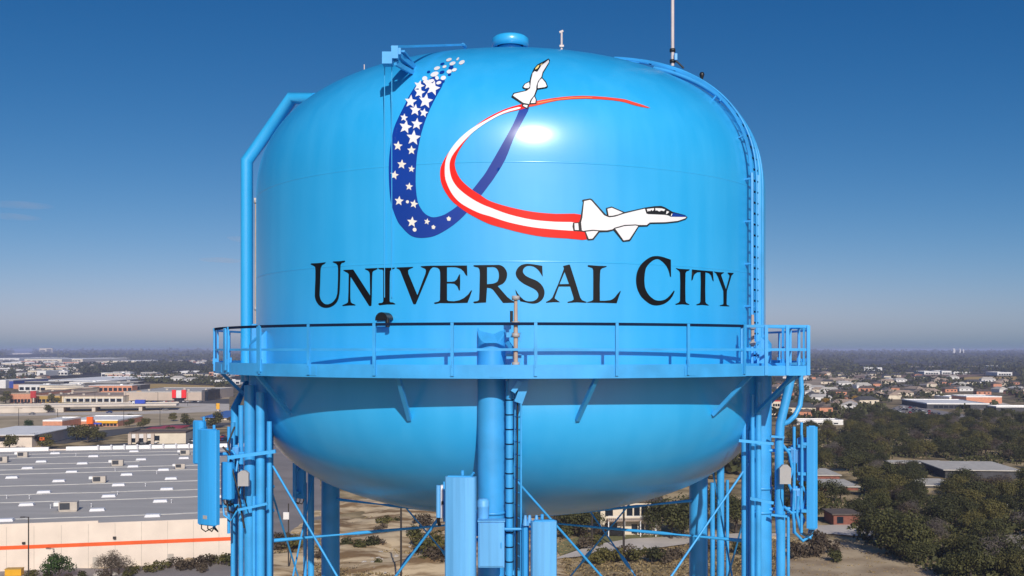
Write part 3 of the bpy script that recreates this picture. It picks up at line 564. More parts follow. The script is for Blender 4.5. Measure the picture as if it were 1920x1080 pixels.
# ================================================================ ANTENNAS AND BOXES FIXED TO THE TOWER
def panel(label, x0, x1, y0, y1, dep, thick, rz=0.0, name='panel_antenna', cat='antenna', group='panel antennas on the tower legs', m='steel3', tail=True, ends=True, zbot=None, pipe=True, side=1):
    c0 = P((x0+x1)/2, y0, dep); c1 = P((x0+x1)/2, y1, dep); w = (x1-x0)/F*dep
    if zbot is not None: c1 = Vector((c0.x, c0.y, zbot))
    t = thing(name, label, cat, (c0.x, c0.y, c1.z), group)
    h = c0.z-c1.z; c = (c0+c1)/2
    ca, sa = math.cos(rz), math.sin(rz)
    pl = [(-w/2, thick/2), (-w/2, -thick*0.12), (-w*0.46, -thick*0.3), (-w*0.20, -thick/2), (w*0.20, -thick/2), (w*0.46, -thick*0.3), (w/2, -thick*0.12), (w/2, thick/2)]
    MB().prism([(c.x+x*ca-y*sa, c.y+x*sa+y*ca) for x, y in pl], c1.z, c0.z).build('radome', M[m], t)
    back = Vector((-math.sin(rz), math.cos(rz), 0))
    if w > 0.5: MB().box(c-back*(thick/2+0.004)+Vector((0,0,-h*0.42)), (w*0.22, 0.006, 0.10), rz).build('rating_plate', M['grey_plastic'], t)
    if ends:
        for z in (c0.z+0.012, c1.z-0.012): MB().box((c.x, c.y, z), (w*0.80, thick*0.6, 0.03), rz).build('end_cap', M['steel'], t)
    if pipe:
        q = c+back*(thick/2+0.14)
        MB().tube([q+Vector((0,0,-h/2-0.15)), q+Vector((0,0,h/2+0.12))], 0.04, 10).build('mount_pipe', M['steel'], t)
        for s in (0.33, -0.33): MB().box(c+back*(thick/2+0.07)+Vector((0,0,h*s)), (min(w, 0.22), 0.15, 0.09), rz).build('bracket', M['steel'], t)
    if tail:
        mb = MB()
        for k in (-0.25, 0.0, 0.25):
            b = Vector((c.x+w*k, c.y, c1.z)); e = c+back*(thick/2+0.16+0.02*k)
            mb.tube([b, b+Vector((0,0,-0.12)), b+back*0.12+Vector((0.02,0,-0.22)), Vector((e.x, e.y, c1.z-0.12)), Vector((e.x, e.y, c1.z+0.2))], 0.016, 6)
        mb.build('jumper_cable', M['cable'], t)
    return t
panel('widest light blue panel antenna, upright at the far left end, cables dangling below', 366, 413, 806, 983, 27.3, 0.20, rad(-28))
panel('light blue panel antenna showing above the wide one at the left end', 361, 385, 790, 868, 27.9, 0.16, rad(-20), tail=False)
panel('short light blue panel antenna between the wide left one and the left leg pipes', 414, 438, 868, 935, 27.9, 0.18, rad(-20))
panel('dark blue shaded panel antenna on the rear left leg under the bowl', 549, 576, 868, 933, 36.3, 0.2, rad(150))
panel('tall broad light blue panel antenna left of the front leg, cut by the bottom edge', 834, 892, 894, 1080, 23.35, 0.24, rad(-9), m='steel2', zbot=EYE-6.2)
t = panel('small edge-on antenna with white back, left of the tall front panel', 818, 826, 910, 970, 24.2, 0.12, 0, m='steel2', pipe=False, ends=False)
c = P(829, 940, 24.22); MB().box(c, (0.055, 0.16, 0.80)).build('back_plate', M['white'], t); MB().box(P(829.5, 943, 24.1), (0.05, 0.04, 0.08)).build('connector', M['cable'], t); MB().tube([P(833, 903, 24.3), P(833, 978, 24.3)], 0.03, 8).build('mount_pipe', M['steel'], t)
panel('broad light blue panel antenna right of the front ladder, with clamps on its top', 996, 1044, 977, 1080, 23.4, 0.24, rad(8), m='steel2', zbot=EYE-6.5)
panel('narrow shaded panel antenna wedged between the front ladder and the right panel', 978, 992, 985, 1080, 23.9, 0.3, 0, zbot=EYE-6.4, tail=False)
panel('slim upright panel antenna at the far right end, seen from its side', 1515, 1530, 800, 990, 28.4, 0.30, rad(75))
panel('rear face of a ribbed light blue panel antenna beside the slim far right one', 1495, 1514, 822, 900, 28.6, 0.16, rad(160), tail=False)
def cabinet(name, label, cat, x0, x1, y0, y1, dep, thick, m, door='door'):
    c0 = P((x0+x1)/2, y0, dep); c1 = P((x0+x1)/2, y1, dep); w = (x1-x0)/F*dep; h = c0.z-c1.z
    t = thing(name, label, cat, (c0.x, c0.y, c1.z)); c = (c0+c1)/2
    MB().box(c, (w, thick, h), 0, 0.02).build('body', M[m], t)
    MB().box(c+Vector((0,-thick/2-0.012,0)), (w*0.9, 0.025, h*0.93), 0, 0.01).build(door, M[m], t)
    MB().box(c+Vector((0,-0.02,h/2+0.012)), (w*1.05, thick*1.1, 0.025)).build('lid', M[m], t)
    MB().box(c+Vector((w*0.38,-thick/2-0.04,0)), (0.025, 0.04, 0.12)).build('latch', M['steel'], t)
    return t
cabinet('equipment_cabinet', 'flat light blue steel cabinet hung on the front leg between two panel antennas', 'cabinet', 897, 946, 976, 1062, 23.5, 0.32, 'steel2')
t = thing('tube_antenna', 'short round light blue canister antenna just above the cabinet on the front leg', 'antenna', P(906, 978, 23.75))
c = P(906, 978, 23.75); MB().lathe([(0, 0.56), (0.10, 0.55), (0.145, 0.50), (0.145, 0.40), (0.15, 0.39), (0.15, 0.36), (0.145, 0.35), (0.135, 0)], 24, c=(0, 0)).build('canister', M['steel2'], None).location = (0, 0, 0)
o = bpy.data.objects['canister']; o.parent = t
mb = MB(); mb.tube([c+Vector((0,0,-0.1)), c+Vector((0,0,0.05))], 0.09, 12); mb.bar(c+Vector((0,0.1,-0.02)), c+Vector((0,0.45,-0.02)), 0.08, 0.06); mb.build('mount', M['steel'], t)
def radio(label, x0, x1, y0, y1, dep, thick, m, rz=0.0):
    c0 = P((x0+x1)/2, y0, dep); c1 = P((x0+x1)/2, y1, dep); w = (x1-x0)/F*dep; h = c0.z-c1.z; c = (c0+c1)/2
    t = thing('radio_unit', label, 'radio unit', (c0.x, c0.y, c1.z), 'radio units on the tower legs')
    MB().box(c, (w, thick, h), rz, 0.025).build('housing', M[m], t)
    mb = MB()
    for k in range(6): mb.box(c+Vector((w*(k/5-0.5)*0.8, -thick/2-0.015, 0)), (0.012, 0.03, h*0.85))
    mb.build('cooling_fins', M[m], t)
    MB().box(c+Vector((0,0,h/2+0.03)), (w*0.5, 0.03, 0.06)).build('handle', M['steel'], t)
    mb = MB()
    for k in (-0.2, 0.2): mb.tube([c+Vector((w*k,0,-h/2)), c+Vector((w*k,0.0,-h/2-0.12)), c+Vector((w*k+0.03,0.15,-h/2-0.26)), c+Vector((w*k+0.02,0.25,-h/2-0.05))], 0.014, 6)
    mb.build('jumper_cable', M['cable'], t)
radio('light blue finned radio box on the far right leg mount, upper of two', 1480, 1494, 838, 868, 28.7, 0.25, 'steel2')
radio('light blue finned radio box on the far right leg mount, lower of two', 1484, 1502, 915, 955, 28.6, 0.25, 'steel2')
radio('light blue radio box tucked between left leg and short panel antenna', 437, 449, 838, 858, 28.3, 0.2, 'steel2')
def hood(label, x0, x1, y0, y1, dep):
    c0 = P((x0+x1)/2, y0, dep); c1 = P((x0+x1)/2, y1, dep); w = (x1-x0)/F*dep; h = c0.z-c1.z
    t = thing('junction_box', label, 'junction box', (c0.x, c0.y, c1.z), 'grey boxes on the side legs')
    pl = [(-w/2, 0), (w/2, 0), (w/2, h*0.82), (w*0.2, h), (-w*0.2, h), (-w/2, h*0.82)]
    mb = MB(); n = len(pl); c = c1
    v = [c+Vector((x, -0.07, z)) for x, z in pl]+[c+Vector((x, 0.07, z)) for x, z in pl]
    mb.add(v, [tuple(range(n)), tuple(range(2*n-1, n-1, -1))]+[(i, n+i, n+(i+1) % n, (i+1) % n) for i in range(n)]); mb.build('shell', M['grey_plastic'], t)
    MB().box(c+Vector((0,0.10,h*0.5)), (w*0.3, 0.10, h*0.3)).build('bracket', M['steel'], t)
    MB().tube([c+Vector((0,0.02,0.02)), c+Vector((0,0.02,-0.3)), c+Vector((0.05,0.15,-0.6))], 0.018, 6).build('lead', M['cable'], t)
hood('small pale grey box on the left leg pipes', 447, 467, 882, 911, 27.6)
hood('small pale grey box on the right leg pipe', 1461, 1482, 871, 907, 28.1)
# loose loops of cable under the right-hand antennas
t = thing('cable_loops', 'tangled blue painted cable loops hanging at the foot of the far right antennas', 'cables', P(1500, 1010, 28.5))
for pts in (((1489, 920), (1487, 960), (1490, 998), (1505, 1014), (1521, 1004), (1524, 988)), ((1497, 930), (1494, 965), (1503, 1000), (1518, 1008), (1519, 990)), ((1500, 905), (1512, 925), (1506, 950), (1497, 966)), ((1470, 950), (1484, 962), (1500, 958), (1508, 975), (1500, 990)), ((1468, 835), (1480, 850), (1486, 880), (1478, 905), (1488, 930))):
    q = [P(x, y, 28.45+0.05*i) for i, (x, y) in enumerate(pts)]
    MB().tube(q, 0.045, 8).build('cable', M['steel'], t)
t = thing('cable_loops', 'dark and blue cables looping between the left antennas and the leg pipes', 'cables', P(428, 955, 28.2))
for k, (pts, m) in enumerate(((((418, 838), (430, 850), (434, 872), (441, 900), (449, 930)), 'cable'), (((424, 842), (437, 846), (446, 862), (443, 884)), 'steel'), (((425, 935), (428, 958), (438, 962), (446, 948)), 'cable'), (((416, 934), (420, 966), (434, 976), (444, 958)), 'steel'), (((440, 800), (434, 815), (428, 830), (431, 846)), 'cable'), (((452, 905), (447, 925), (451, 950), (458, 990)), 'cable'))):
    MB().tube([P(x, y, 28.0-0.06*i) for i, (x, y) in enumerate(pts)], 0.028, 8).build('cable', M[m], t)
t = thing('antenna_mount', 'pipe frame carrying the antennas out from the right leg', 'mount', P(1490, 960, 28.5))
MB().tube([P(1489, 800, 28.6), P(1489, 1000, 28.6)], 0.045, 10).build('upright', M['steel'], t)
for y in (845, 955): MB().tube([P(1440, y, 28.7), P(1520, y-3, 28.55)], 0.05, 10).build('arm', M['steel'], t)
t = thing('antenna_mount', 'pipe frame carrying the antennas out from the left leg', 'mount', P(430, 960, 28.2))
MB().tube([P(429, 800, 28.1), P(429, 1000, 28.1)], 0.045, 10).build('upright', M['steel'], t)
for y in (852, 950): MB().tube([P(395, y, 27.8), P(480, y-3, 28.6)], 0.05, 10).build('arm', M['steel'], t)
t = thing('antenna_mount', 'short pipe arm holding the right panel antenna beside the front ladder', 'mount', P(985, 992, 23.9))
MB().tube([P(945, 992, 23.9), P(1030, 992, 23.9)], 0.035, 10).build('arm', M['steel'], t)
mb = MB()
for x in (985, 993, 1006): mb.tube([P(x, 985, 23.7), P(x, 966, 23.7)], [0.07, 0.03], 8)
mb.build('clamp', M['steel2'], t)
def whip(label, px, y0, y1, dep, r, m, joints, extra=True):
    a, b = P(px, y1, dep), P(px, y0, dep)
    t = thing('whip_antenna', label, 'antenna', a, 'slim mast antennas on the tank')
    MB().tube([a, a.lerp(b, 0.5), b], [r, r, r*0.75], 10).build('mast', M[m], t)
    for f in joints:
        q = a.lerp(b, f); MB().lathe([(r*1.0, q.z-0.05), (r*1.7, q.z-0.05), (r*1.7, q.z+0.05), (r, q.z+0.05)], 12, c=(q.x, q.y), close=True).build('clamp', M['cable'] if m == 'mast' else M['grey_plastic'], t)
    return t, a
t, a = whip('tall pale whip antenna rising from the dome top past the upper edge of the photo', 1261, -170, 124, 31.9, 0.055, 'mast', (0.03, 0.10))
MB().box(P(1267, 107, 31.8), (0.10, 0.12, 0.22), 0, 0.02).build('matching_box', M['steel2'], t)
MB().tube([P(1264, 112, 31.8), P(1272, 118, 31.8), P(1282, 128, 31.8)], 0.03, 6).build('lead', M['cable'], t)
t, a = whip('beige pole antenna in front of the letter S by the front leg', 967, 556, 688, 23.45, 0.055, 'beige', (0.04, 0.45, 0.62, 0.98))
MB().tube([P(959, 583, 23.6), P(959, 604, 23.6)], 0.035, 8).build('stub', M['cable'], t)
mb = MB()
for y in (628, 668): mb.box(P(958, y, 23.7), (0.22, 0.25, 0.12)); mb.box(P(973, y+4, 23.75), (0.12, 0.2, 0.20))
mb.bar(P(950, 640, 23.8), P(966, 662, 23.6), 0.05, 0.1); mb.build('bracket', M['steel'], t)
t, a = whip('thin beige pole antenna beside the left overflow pipe', 479.5, 372, 690, 31.6, 0.035, 'beige', (0.35, 0.98))
MB().box(P(481, 374, 31.6), (0.14, 0.08, 0.09)).build('bracket', M['mast'], t)
t, a = whip('short beige pole antenna standing behind the railing right of the letters', 1411, 590, 650, 26.6, 0.05, 'beige', (0.1, 0.6))
MB().bar(P(1409, 648, 26.7), P(1424, 642, 26.9), 0.06, 0.05).build('bracket', M['steel'], t)
t, a = whip('thin dark-clamped pole antenna at the right edge of the tank', 1433, 508, 690, 32.3, 0.03, 'steel', (0.7, 0.95))
MB().box(P(1432, 512, 32.3), (0.10, 0.08, 0.07)).build('bracket', M['cable'], t)
# ================================================================ THE LAND
def structure(o): return tag(o, kind='structure')
# one ground sheet: dry scrub near by, dark woods with pale openings far out
def ground_mat():
    m = bpy.data.materials.new('scrub_ground'); m.use_nodes = True; nt = m.node_tree; L = nt.links.new; N = nt.nodes.new
    b = nt.nodes['Principled BSDF']; b.inputs['Roughness'].default_value = 0.95; b.inputs['Specular IOR Level'].default_value = 0.1
    tc = N('ShaderNodeTexCoord')
    def noise(s, d): n = N('ShaderNodeTexNoise'); n.inputs['Scale'].default_value = s; n.inputs['Detail'].default_value = d; L(tc.outputs['Object'], n.inputs['Vector']); return n.outputs['Fac']
    def ramp(f, a, bb, ca, cb):
        r = N('ShaderNodeValToRGB'); e = r.color_ramp.elements; e[0].position = a; e[1].position = bb; e[0].color = (*ca, 1); e[1].color = (*cb, 1); L(f, r.inputs['Fac']); return r.outputs['Color']
    near = ramp(noise(0.09, 8), 0.38, 0.62, (0.13, 0.10, 0.05), (0.50, 0.38, 0.215))
    far = ramp(noise(0.0045, 9), 0.50, 0.72, (0.028, 0.026, 0.020), (0.26, 0.205, 0.14))
    sx = N('ShaderNodeSeparateXYZ'); L(tc.outputs['Object'], sx.inputs[0])
    mr = N('ShaderNodeMapRange'); mr.inputs[1].default_value = 420; mr.inputs[2].default_value = 1500; L(sx.outputs['Y'], mr.inputs[0])
    mx = N('ShaderNodeMix'); mx.data_type = 'RGBA'; L(mr.outputs[0], mx.inputs['Factor']); L(near, mx.inputs[6]); L(far, mx.inputs[7])
    L(mx.outputs[2], b.inputs['Base Color'])
    bn = noise(0.5, 6); bp = N('ShaderNodeBump'); bp.inputs['Strength'].default_value = 0.5; bp.inputs['Distance'].default_value = 0.6; L(bn, bp.inputs['Height']); L(bp.outputs['Normal'], b.inputs['Normal'])
    return m
M['ground'] = ground_mat()
FAR = 26000
mb = MB()
ys = [-400, 0, 100, 200, 400, 700, 1200, 2500, 5000, 10000, FAR]; xs = [-16000, -6000, -2000, -600, 0, 600, 2000, 6000, 16000]
mb.add([(x, y, 0) for y in ys for x in xs], [(j*9+i, j*9+i+1, (j+1)*9+i+1, (j+1)*9+i) for j in range(10) for i in range(8)])
structure(mb.build('ground', M['ground']))
# distant hills
def hill(name, y, pts, m, depth):      # crest given as (px, py) at distance y
    mb = MB(); v = []; rows = 7; n = len(pts)
    for j in range(rows):
        t = j/(rows-1); k = math.sin(math.pi*t)
        for px, py in pts:
            z = max(0.0, EYE-(py-HZ)/F*y); rr = random.uniform(-0.04, 0.04)
            v.append(((px-CX)/F*y*(1+0.02*(t-0.5)), y+depth*(t-0.5), z*k*(1+rr)-2))
    mb.add(v, [(j*n+i, j*n+i+1, (j+1)*n+i+1, (j+1)*n+i) for j in range(rows-1) for i in range(n-1)], True)
    return structure(mb.build(name, m))
M['far_wood'] = mat('far_woodland', (0.018, 0.019, 0.016), 0.95, c2=(0.042, 0.040, 0.030), scale=0.012, spec=0.1, detail=9)
hill('hills', 21000, [(-300, 661), (-60, 658), (200, 657), (258, 656.5), (285, 655.0), (330, 654.2), (378, 654.6), (392, 657), (520, 658.5), (900, 659), (1440, 658), (1700, 657.4), (1800, 657), (1930, 657.2), (2300, 660)], M['far_wood'], 2600)
hill('hills', 6500, [(-300, 669), (40, 668), (75, 663), (130, 661), (200, 661), (280, 663), (400, 664), (560, 666), (1000, 667), (1440, 666), (1560, 664.5), (1650, 663.8), (1760, 661.5), (1830, 661), (1930, 662.5), (2300, 667)], M['far_wood'], 2200)
# roads, lots and fields: thin sheets on the ground, outlines in the view carried to the ground plane
_lay = [0]
def sheet(name, pts, m, lift=None):
    _lay[0] += 1; z = 0.03+0.012*_lay[0] if lift is None else lift
    mb = MB(); v = []
    for i in range(len(pts)):
        a, b = pts[i], pts[(i+1) % len(pts)]
        v.append(G(*a, z)); v.append(G((a[0]*0.5+b[0]*0.5), (a[1]*0.5+b[1]*0.5), z))
    res = delaunay_2d_cdt([Vector((p.x, p.y)) for p in v], [(i, (i+1) % len(v)) for i in range(len(v))], [], 1, 1e-5)
    mb.add([(p.x, p.y, z) for p in res[0]], [tuple(f) for f in res[2]])
    return structure(mb.build(name, m))
sheet('field', [(-60,742),(120,737),(400,733),(430,738),(430,800),(200,815),(-60,812)], M['field_tan'])
sheet('field', [(60,735),(210,722),(300,719.5),(420,724),(430,733),(330,734),(150,741),(60,746)], M['field_gold'])
sheet('field', [(-40,728),(130,723),(230,717),(140,721),(60,722),(-40,722)], M['field_tan'])
sheet('road', [(-60,757),(150,753),(430,750),(430,758),(350,763),(200,758.5),(-60,764)], M['concrete'])
sheet('road', [(-60,776),(100,773.5),(260,771.5),(330,766),(430,757),(430,770),(350,774),(230,777),(-60,781)], M['concrete'])
sheet('field', [(-60,781),(230,777),(430,776),(430,800),(330,797),(230,793),(60,800),(-60,800)], M['field_tan'])
sheet('grass_verge', [(-60,757),(130,754.5),(215,755),(120,759),(-60,762)], M['field_green'])
sheet('parking_lot', [(-60,846),(80,842),(240,830),(300,822),(440,818),(600,822),(600,836),(380,838),(100,846)], M['asphalt'])
sheet('parking_lot', [(240,751),(430,748),(430,757),(250,755)], M['asphalt'])
sheet('street', [(40,830),(130,812),(200,806),(330,795),(440,792),(440,797),(330,803),(230,814),(120,832)], M['asphalt'])
sheet('parking_lot', [(480,838),(570,832),(600,900),(608,1000),(600,1024),(440,1024),(470,900)], M['asphalt_pale'])
sheet('service_road', [(-60,1090),(-60,1062),(200,1066),(420,1052),(600,1030),(640,1045),(420,1090)], M['asphalt_pale'])
# right side
sheet('field', [(1440,735),(1560,700),(1650,699),(1560,735),(1600,760),(1480,775)], mat('bare_suburb_earth', (0.20, 0.15, 0.10), 0.95, c2=(0.46, 0.35, 0.25), scale=0.03))
sheet('field', [(1795,706.5),(1905,706),(1910,713),(1797,713.5)], M['field_gold'])
sheet('field', [(1660,702),(1850,702),(1800,709),(1560,708)], mat('ploughed_red_field', (0.17, 0.09, 0.055), 0.95, c2=(0.23, 0.14, 0.09), scale=0.02))
sheet('field', [(1440,692.5),(1560,690),(1560,692.5),(1440,697)], M['field_tan'])
sheet('field', [(1560,698.2),(1790,697.6),(1790,699.6),(1560,701)], M['field_tan'])
sheet('field', [(1650,687.4),(1850,686),(1850,687.6),(1650,688.8)], M['field_tan'])
sheet('lawn', [(1040,1020),(1100,1002),(1240,1003),(1240,1010),(1110,1020),(1050,1042)], M['field_green'])
sheet('street', [(1500,749),(1600,748.5),(1602,750),(1500,751)], M['asphalt_pale'])
sheet('street', [(1560,728),(1720,720),(1860,716),(1860,717.5),(1720,722.5),(1560,730.5)], M['asphalt_pale'])
sheet('parking_lot', [(1655,772),(1690,759),(1740,766),(1800,776),(1840,784),(1770,786),(1700,780),(1660,777)], M['asphalt_pale'])
sheet('school_yard', [(1690,757),(1750,748),(1880,755),(1900,760),(1850,768),(1720,764)], M['concrete'])
sheet('street', [(1510,1003),(1530,985),(1590,983),(1640,994),(1660,1000),(1622,1006),(1560,1001)], M['concrete'])
sheet('driveway', [(1036,1048),(1110,1022),(1180,1010),(1260,1006),(1400,999),(1480,1000),(1480,1006),(1300,1018),(1180,1034),(1090,1043)], M['concrete'])
sheet('dirt_slope', [(1440,1100),(1470,1030),(1540,1008),(1600,1022),(1660,1044),(1760,1068),(1800,1100)], M['dirt'])
sheet('dirt_clearing', [(1822,1010),(1920,1000),(1960,1030),(1900,1040),(1850,1030)], mat('pale_rubble', (0.20, 0.165, 0.12), 0.95, c2=(0.46, 0.41, 0.34), scale=0.4))
# limestone hillside seen between the legs
M['hillside'] = mat('limestone_hillside', (0.25, 0.16, 0.08), 0.95, scale=0.16, bump=0.9, bscale=0.9, spec=0.1, stretch=(0.6,1.6,1), pos=(0.40,0.58), c2=(0.68, 0.53, 0.33), detail=9)
mb = MB(); nx, ny = 70, 46; v = []
x0, x1, y0, y1 = -62, 15, 178, 318
from mathutils import noise as mnoise
for j in range(ny+1):
    for i in range(nx+1):
        x = x0+(x1-x0)*i/nx; y = y0+(y1-y0)*j/ny
        e = min(1, min(i, nx-i)/9, min(j, ny-j)/9)
        z = 0.5+1.7*mnoise.fractal(Vector((x*0.055, y*0.055, 3.1)), 1.0, 2.1, 5)+0.5*mnoise.noise(Vector((x*0.3, y*0.3, 0)))
        v.append((x, y, -0.6+e*(z+0.75)))
mb.add(v, [(j*(nx+1)+i, j*(nx+1)+i+1, (j+1)*(nx+1)+i+1, (j+1)*(nx+1)+i) for j in range(ny) for i in range(nx)], True)
structure(mb.build('hillside', M['hillside']))

# ================================================================ BUILDINGS
def wbox(mb, org, u, v, a, b, c, d, z0, z1):        # box in a building's own frame: a..b along u, c..d along v
    p = [org+u*a+v*c, org+u*b+v*c, org+u*b+v*d, org+u*a+v*d]
    vs = [Vector((q.x, q.y, z)) for z in (z0, z1) for q in p]
    mb.add(vs, [(3,2,1,0),(4,5,6,7),(0,1,5,4),(1,2,6,5),(2,3,7,6),(3,0,4,7)])
def frame(ang): return Vector((math.cos(ang), math.sin(ang), 0)), Vector((-math.sin(ang), math.cos(ang), 0))
def building(name, label, x0, x1, yb, yt, yr, wall, roof, ang=0.0, windows=(), band=None, door=None, group=None, cat='building', units=0, overhang=0.0):
    """x0..x1, foot and eaves of the front wall and the rear edge of the flat roof as seen; windows: (from, to, low, high, count)"""
    o = G(x0, yb); o2 = G(x1, yb); y = o.y; z = EYE-(yt-HZ)/F*y; W = (o2.x-o.x)/max(0.5, math.cos(ang)); dep = max(8.0, (EYE-z)*F/(yr-HZ)-y)
    u, w = frame(ang); t = thing(name, label, cat, (o.x, o.y, 0), group)
    mb = MB(); wbox(mb, o, u, w, 0, W, 0, dep, -0.3, z-0.35); mb.build('wall', M[wall], t)
    mb = MB(); h = overhang; wbox(mb, o, u, w, -h, W+h, -h, dep+h, z-0.349, z)
    if h == 0:
        for a, b, c, d in ((0, W, 0, 0.35), (0, W, dep-0.35, dep), (0, 0.35, 0.352, dep-0.352), (W-0.35, W, 0.352, dep-0.352)): wbox(mb, o, u, w, a, b, c, d, z+0.001, z+0.55)
    rf = mb.build('roof', M[roof], t)
    for k in range(units):
        mb = MB(); a = W*(0.15+0.7*k/max(1, units-1)); c = dep*(0.3+0.25*((k*7) % 3)/2); wbox(mb, o, u, w, a, a+2.2, c, c+1.8, z+0.005, z+1.4); mb.build('rooftop_unit', M['hvac'], rf)
    for a, b, lo, hi, n in windows:
        for k in range(n):
            s = (b-a)/n; q0 = (a+s*(k+0.1))*W; q1 = (a+s*(k+0.9))*W
            mb = MB(); wbox(mb, o, u, w, q0, q1, -0.06, 0.1, z*lo, z*hi); f = mb.build('window', M['glass'], t)
    if band:
        c, lo, hi = band[:3]; a, b = (band[3], band[4]) if len(band) > 3 else (0.0, 1.0)
        mb = MB(); wbox(mb, o, u, w, a*W, b*W, -0.9 if lo > 0.4 else -0.1, -0.002, z*lo, z*hi); mb.build('fascia', M[c], t)
    if door:
        a, b, hi, c = door; mb = MB(); wbox(mb, o, u, w, a*W, b*W, -0.10, -0.001, 0, z*hi); mb.build('door', M[c], t)
    return t, o, u, w, W, dep, z

# ---- the big flat-roofed store, lower left
so = G(-420, 1079); 
S0 = Vector((-106.2, 204.6, 0)); su, sw = frame(rad(12.8)); SH = 8.9
st = thing('store', 'vast flat grey-roofed store with cream walls and an orange stripe', 'store', (S0.x, S0.y, 0))
UL, UR, DV = -130.0, 47.0, 172.0
mb = MB(); wbox(mb, S0, su, sw, UL, UR, 0, 0.4, -0.3, 9.5); wbox(mb, S0, su, sw, UR-0.4, UR, 0.401, DV-0.4, -0.3, 9.4); wbox(mb, S0, su, sw, UL, UL+0.4, 0.401, DV-0.4, -0.3, 9.4); wbox(mb, S0, su, sw, UL, UR, DV-0.4, DV, -0.3, 9.35)
wbox(mb, S0, su, sw, UL, 37.4-18.3, -0.003, 0.403, 9.5, 9.95)
wall = mb.build('wall', M['skin_pink'], st)
mb = MB(); wbox(mb, S0, su, sw, UL+0.4, UR-0.4, 0.4, DV-0.4, 8.2, SH); roof = mb.build('roof', M['roof_grey'], st)
mb = MB(); wbox(mb, S0, su, sw, UL, UR+0.05, -0.05, 0.0, 4.62, 5.40); wbox(mb, S0, su, sw, UR, UR+0.05, 0.0, DV, 4.62, 5.40); mb.build('orange_stripe', M['orange_band'], st)
for a, b in ((UL, -28), (-22, 24), (28, UR)):
    mb = MB(); wbox(mb, S0, su, sw, a, b, DV-1.6, DV-0.41, SH-0.02, SH+1.35); mb.build('rear_parapet', M['roof_white'], st)
for k, (vv, a, b) in enumerate(((12, UL, UR-1), (38, UL, UR-1), (52, -20, UR-1), (70, UL, UR-1), (98, UL, UR-1), (110, -60, UR-1), (125, UL, 10), (146, UL, UR-1), (158, UL, UR-1))):
    mb = MB(); n = 16
    for i in range(n):
        a0 = a+(b-a)*i/n; wob = 0.35*math.sin(i*1.3+k); wbox(mb, S0, su, sw, a0, a+(b-a)*(i+1)/n-0.004, vv+wob, vv+wob+0.9, SH-0.05, SH+0.12)
    mb.build('roof_seam', M['roof_seam'], roof)
def on_roof(px, py): return G(px, py, SH)
for x, y in ((104,849),(175.7,854.5),(265,860.5),(155,868),(52,877),(135,884),(307,880),(321,896.5),(23,894.5),(111,901),(238,889),(222.7,908.6),(83,922),(313,916.5),(204.6,929.5),(50.5,945.6),(301,939),(183,955.5),(286.5,966.5),(11,975),(78,864.5),(251.6,845.5),(250,873.7),(420,930),(400,868),(345,858)):
    p = on_roof(x, y+2); mb = MB(); q = Vector((p.x, p.y, 0))
    wbox(mb, q, su, sw, -1.65, 1.65, -0.95, 0.95, SH-0.02, SH+0.25); wbox(mb, q, su, sw, -1.5, 1.5, -0.8, 0.8, SH+0.25, SH+0.58); mb.build('skylight', M['skylight'], roof)
for x, y, s in ((131, 958, 1.1), (188, 905, 0.95), (222, 873, 0.95), (348, 853, 0.9), (339, 879, 0.8), (5, 867, 1.0), (44, 857, 0.9)):
    p = on_roof(x, y); q = Vector((p.x, p.y, 0)); mb = MB()
    wbox(mb, q, su, sw, -2.0*s, 1.6*s, -1.1*s, 1.1*s, SH+0.25, SH+2.0*s); wbox(mb, q, su, sw, -1.9*s, 1.5*s, -1.0*s, 1.0*s, SH-0.02, SH+0.249)
    o = mb.build('rooftop_unit', M['hvac'], roof)
    mb = MB(); wbox(mb, q, su, sw, -3.0*s, -2.001*s, -0.9*s, 0.9*s, SH+1.2*s, SH+1.95*s); hd = mb.build('intake_hood', M['roof_white'], None); hd.parent = roof; hd.location = -Vector((S0.x, S0.y, 0))
    mb = MB(); wbox(mb, q, su, sw, -1.8*s, 0.2*s, -1.15*s, -1.101*s, SH+0.5, SH+1.85*s)
    dk = mb.build('louvre', M['hvac_dark'], None); dk.parent = roof; dk.location = -Vector((S0.x, S0.y, 0))
for k in range(9):
    mb = MB(); p = S0+su*(-10+4.6*k)+sw*(DV+0.2); mb.lathe([(0.0, SH+1.9), (0.3, SH+1.85), (0.4, SH+1.6), (0.25, SH+1.4), (0.25, SH-0.1)], 10, c=(p.x, p.y-3)); mb.build('roof_turbine', M['skylight'], roof)
for k in range(13):
    mb = MB(); a = -20+5.3*k; wbox(mb, S0, su, sw, a, a+0.09, -0.022, -0.001, 0, 4.61); wbox(mb, S0, su, sw, a, a+0.09, -0.022, -0.001, 5.41, 9.3); mb.build('panel_joint', M['hvac'], st)
for a in (-3.0, 18.0, 33.0):
    mb = MB(); wbox(mb, S0, su, sw, a, a+1.3, -0.08, -0.001, 0, 2.3); mb.build('door', M['hvac'], st)
for k in range(16):
    a, v = random.uniform(-25, 44), random.uniform(6, 165); q = S0+su*a+sw*v; MB().lathe([(0.12, SH-0.02), (0.12, SH+0.7), (0.2, SH+0.72), (0.2, SH+0.85), (0, SH+0.9)], 8, c=(q.x, q.y)).build('vent_pipe', M['skylight'], roof)
for x, y in ((45, 1018), (215, 1008)):
    d = 204.6+ (x/365)*8; p = P(x, y, d); mb = MB(); q = Vector((p.x, p.y-0.1, 0)); wbox(mb, q, su, sw, -0.3, 0.3, -0.25, 0.25, p.z-0.22, p.z+0.22); mb.build('wall_lamp', M['cable'], st)

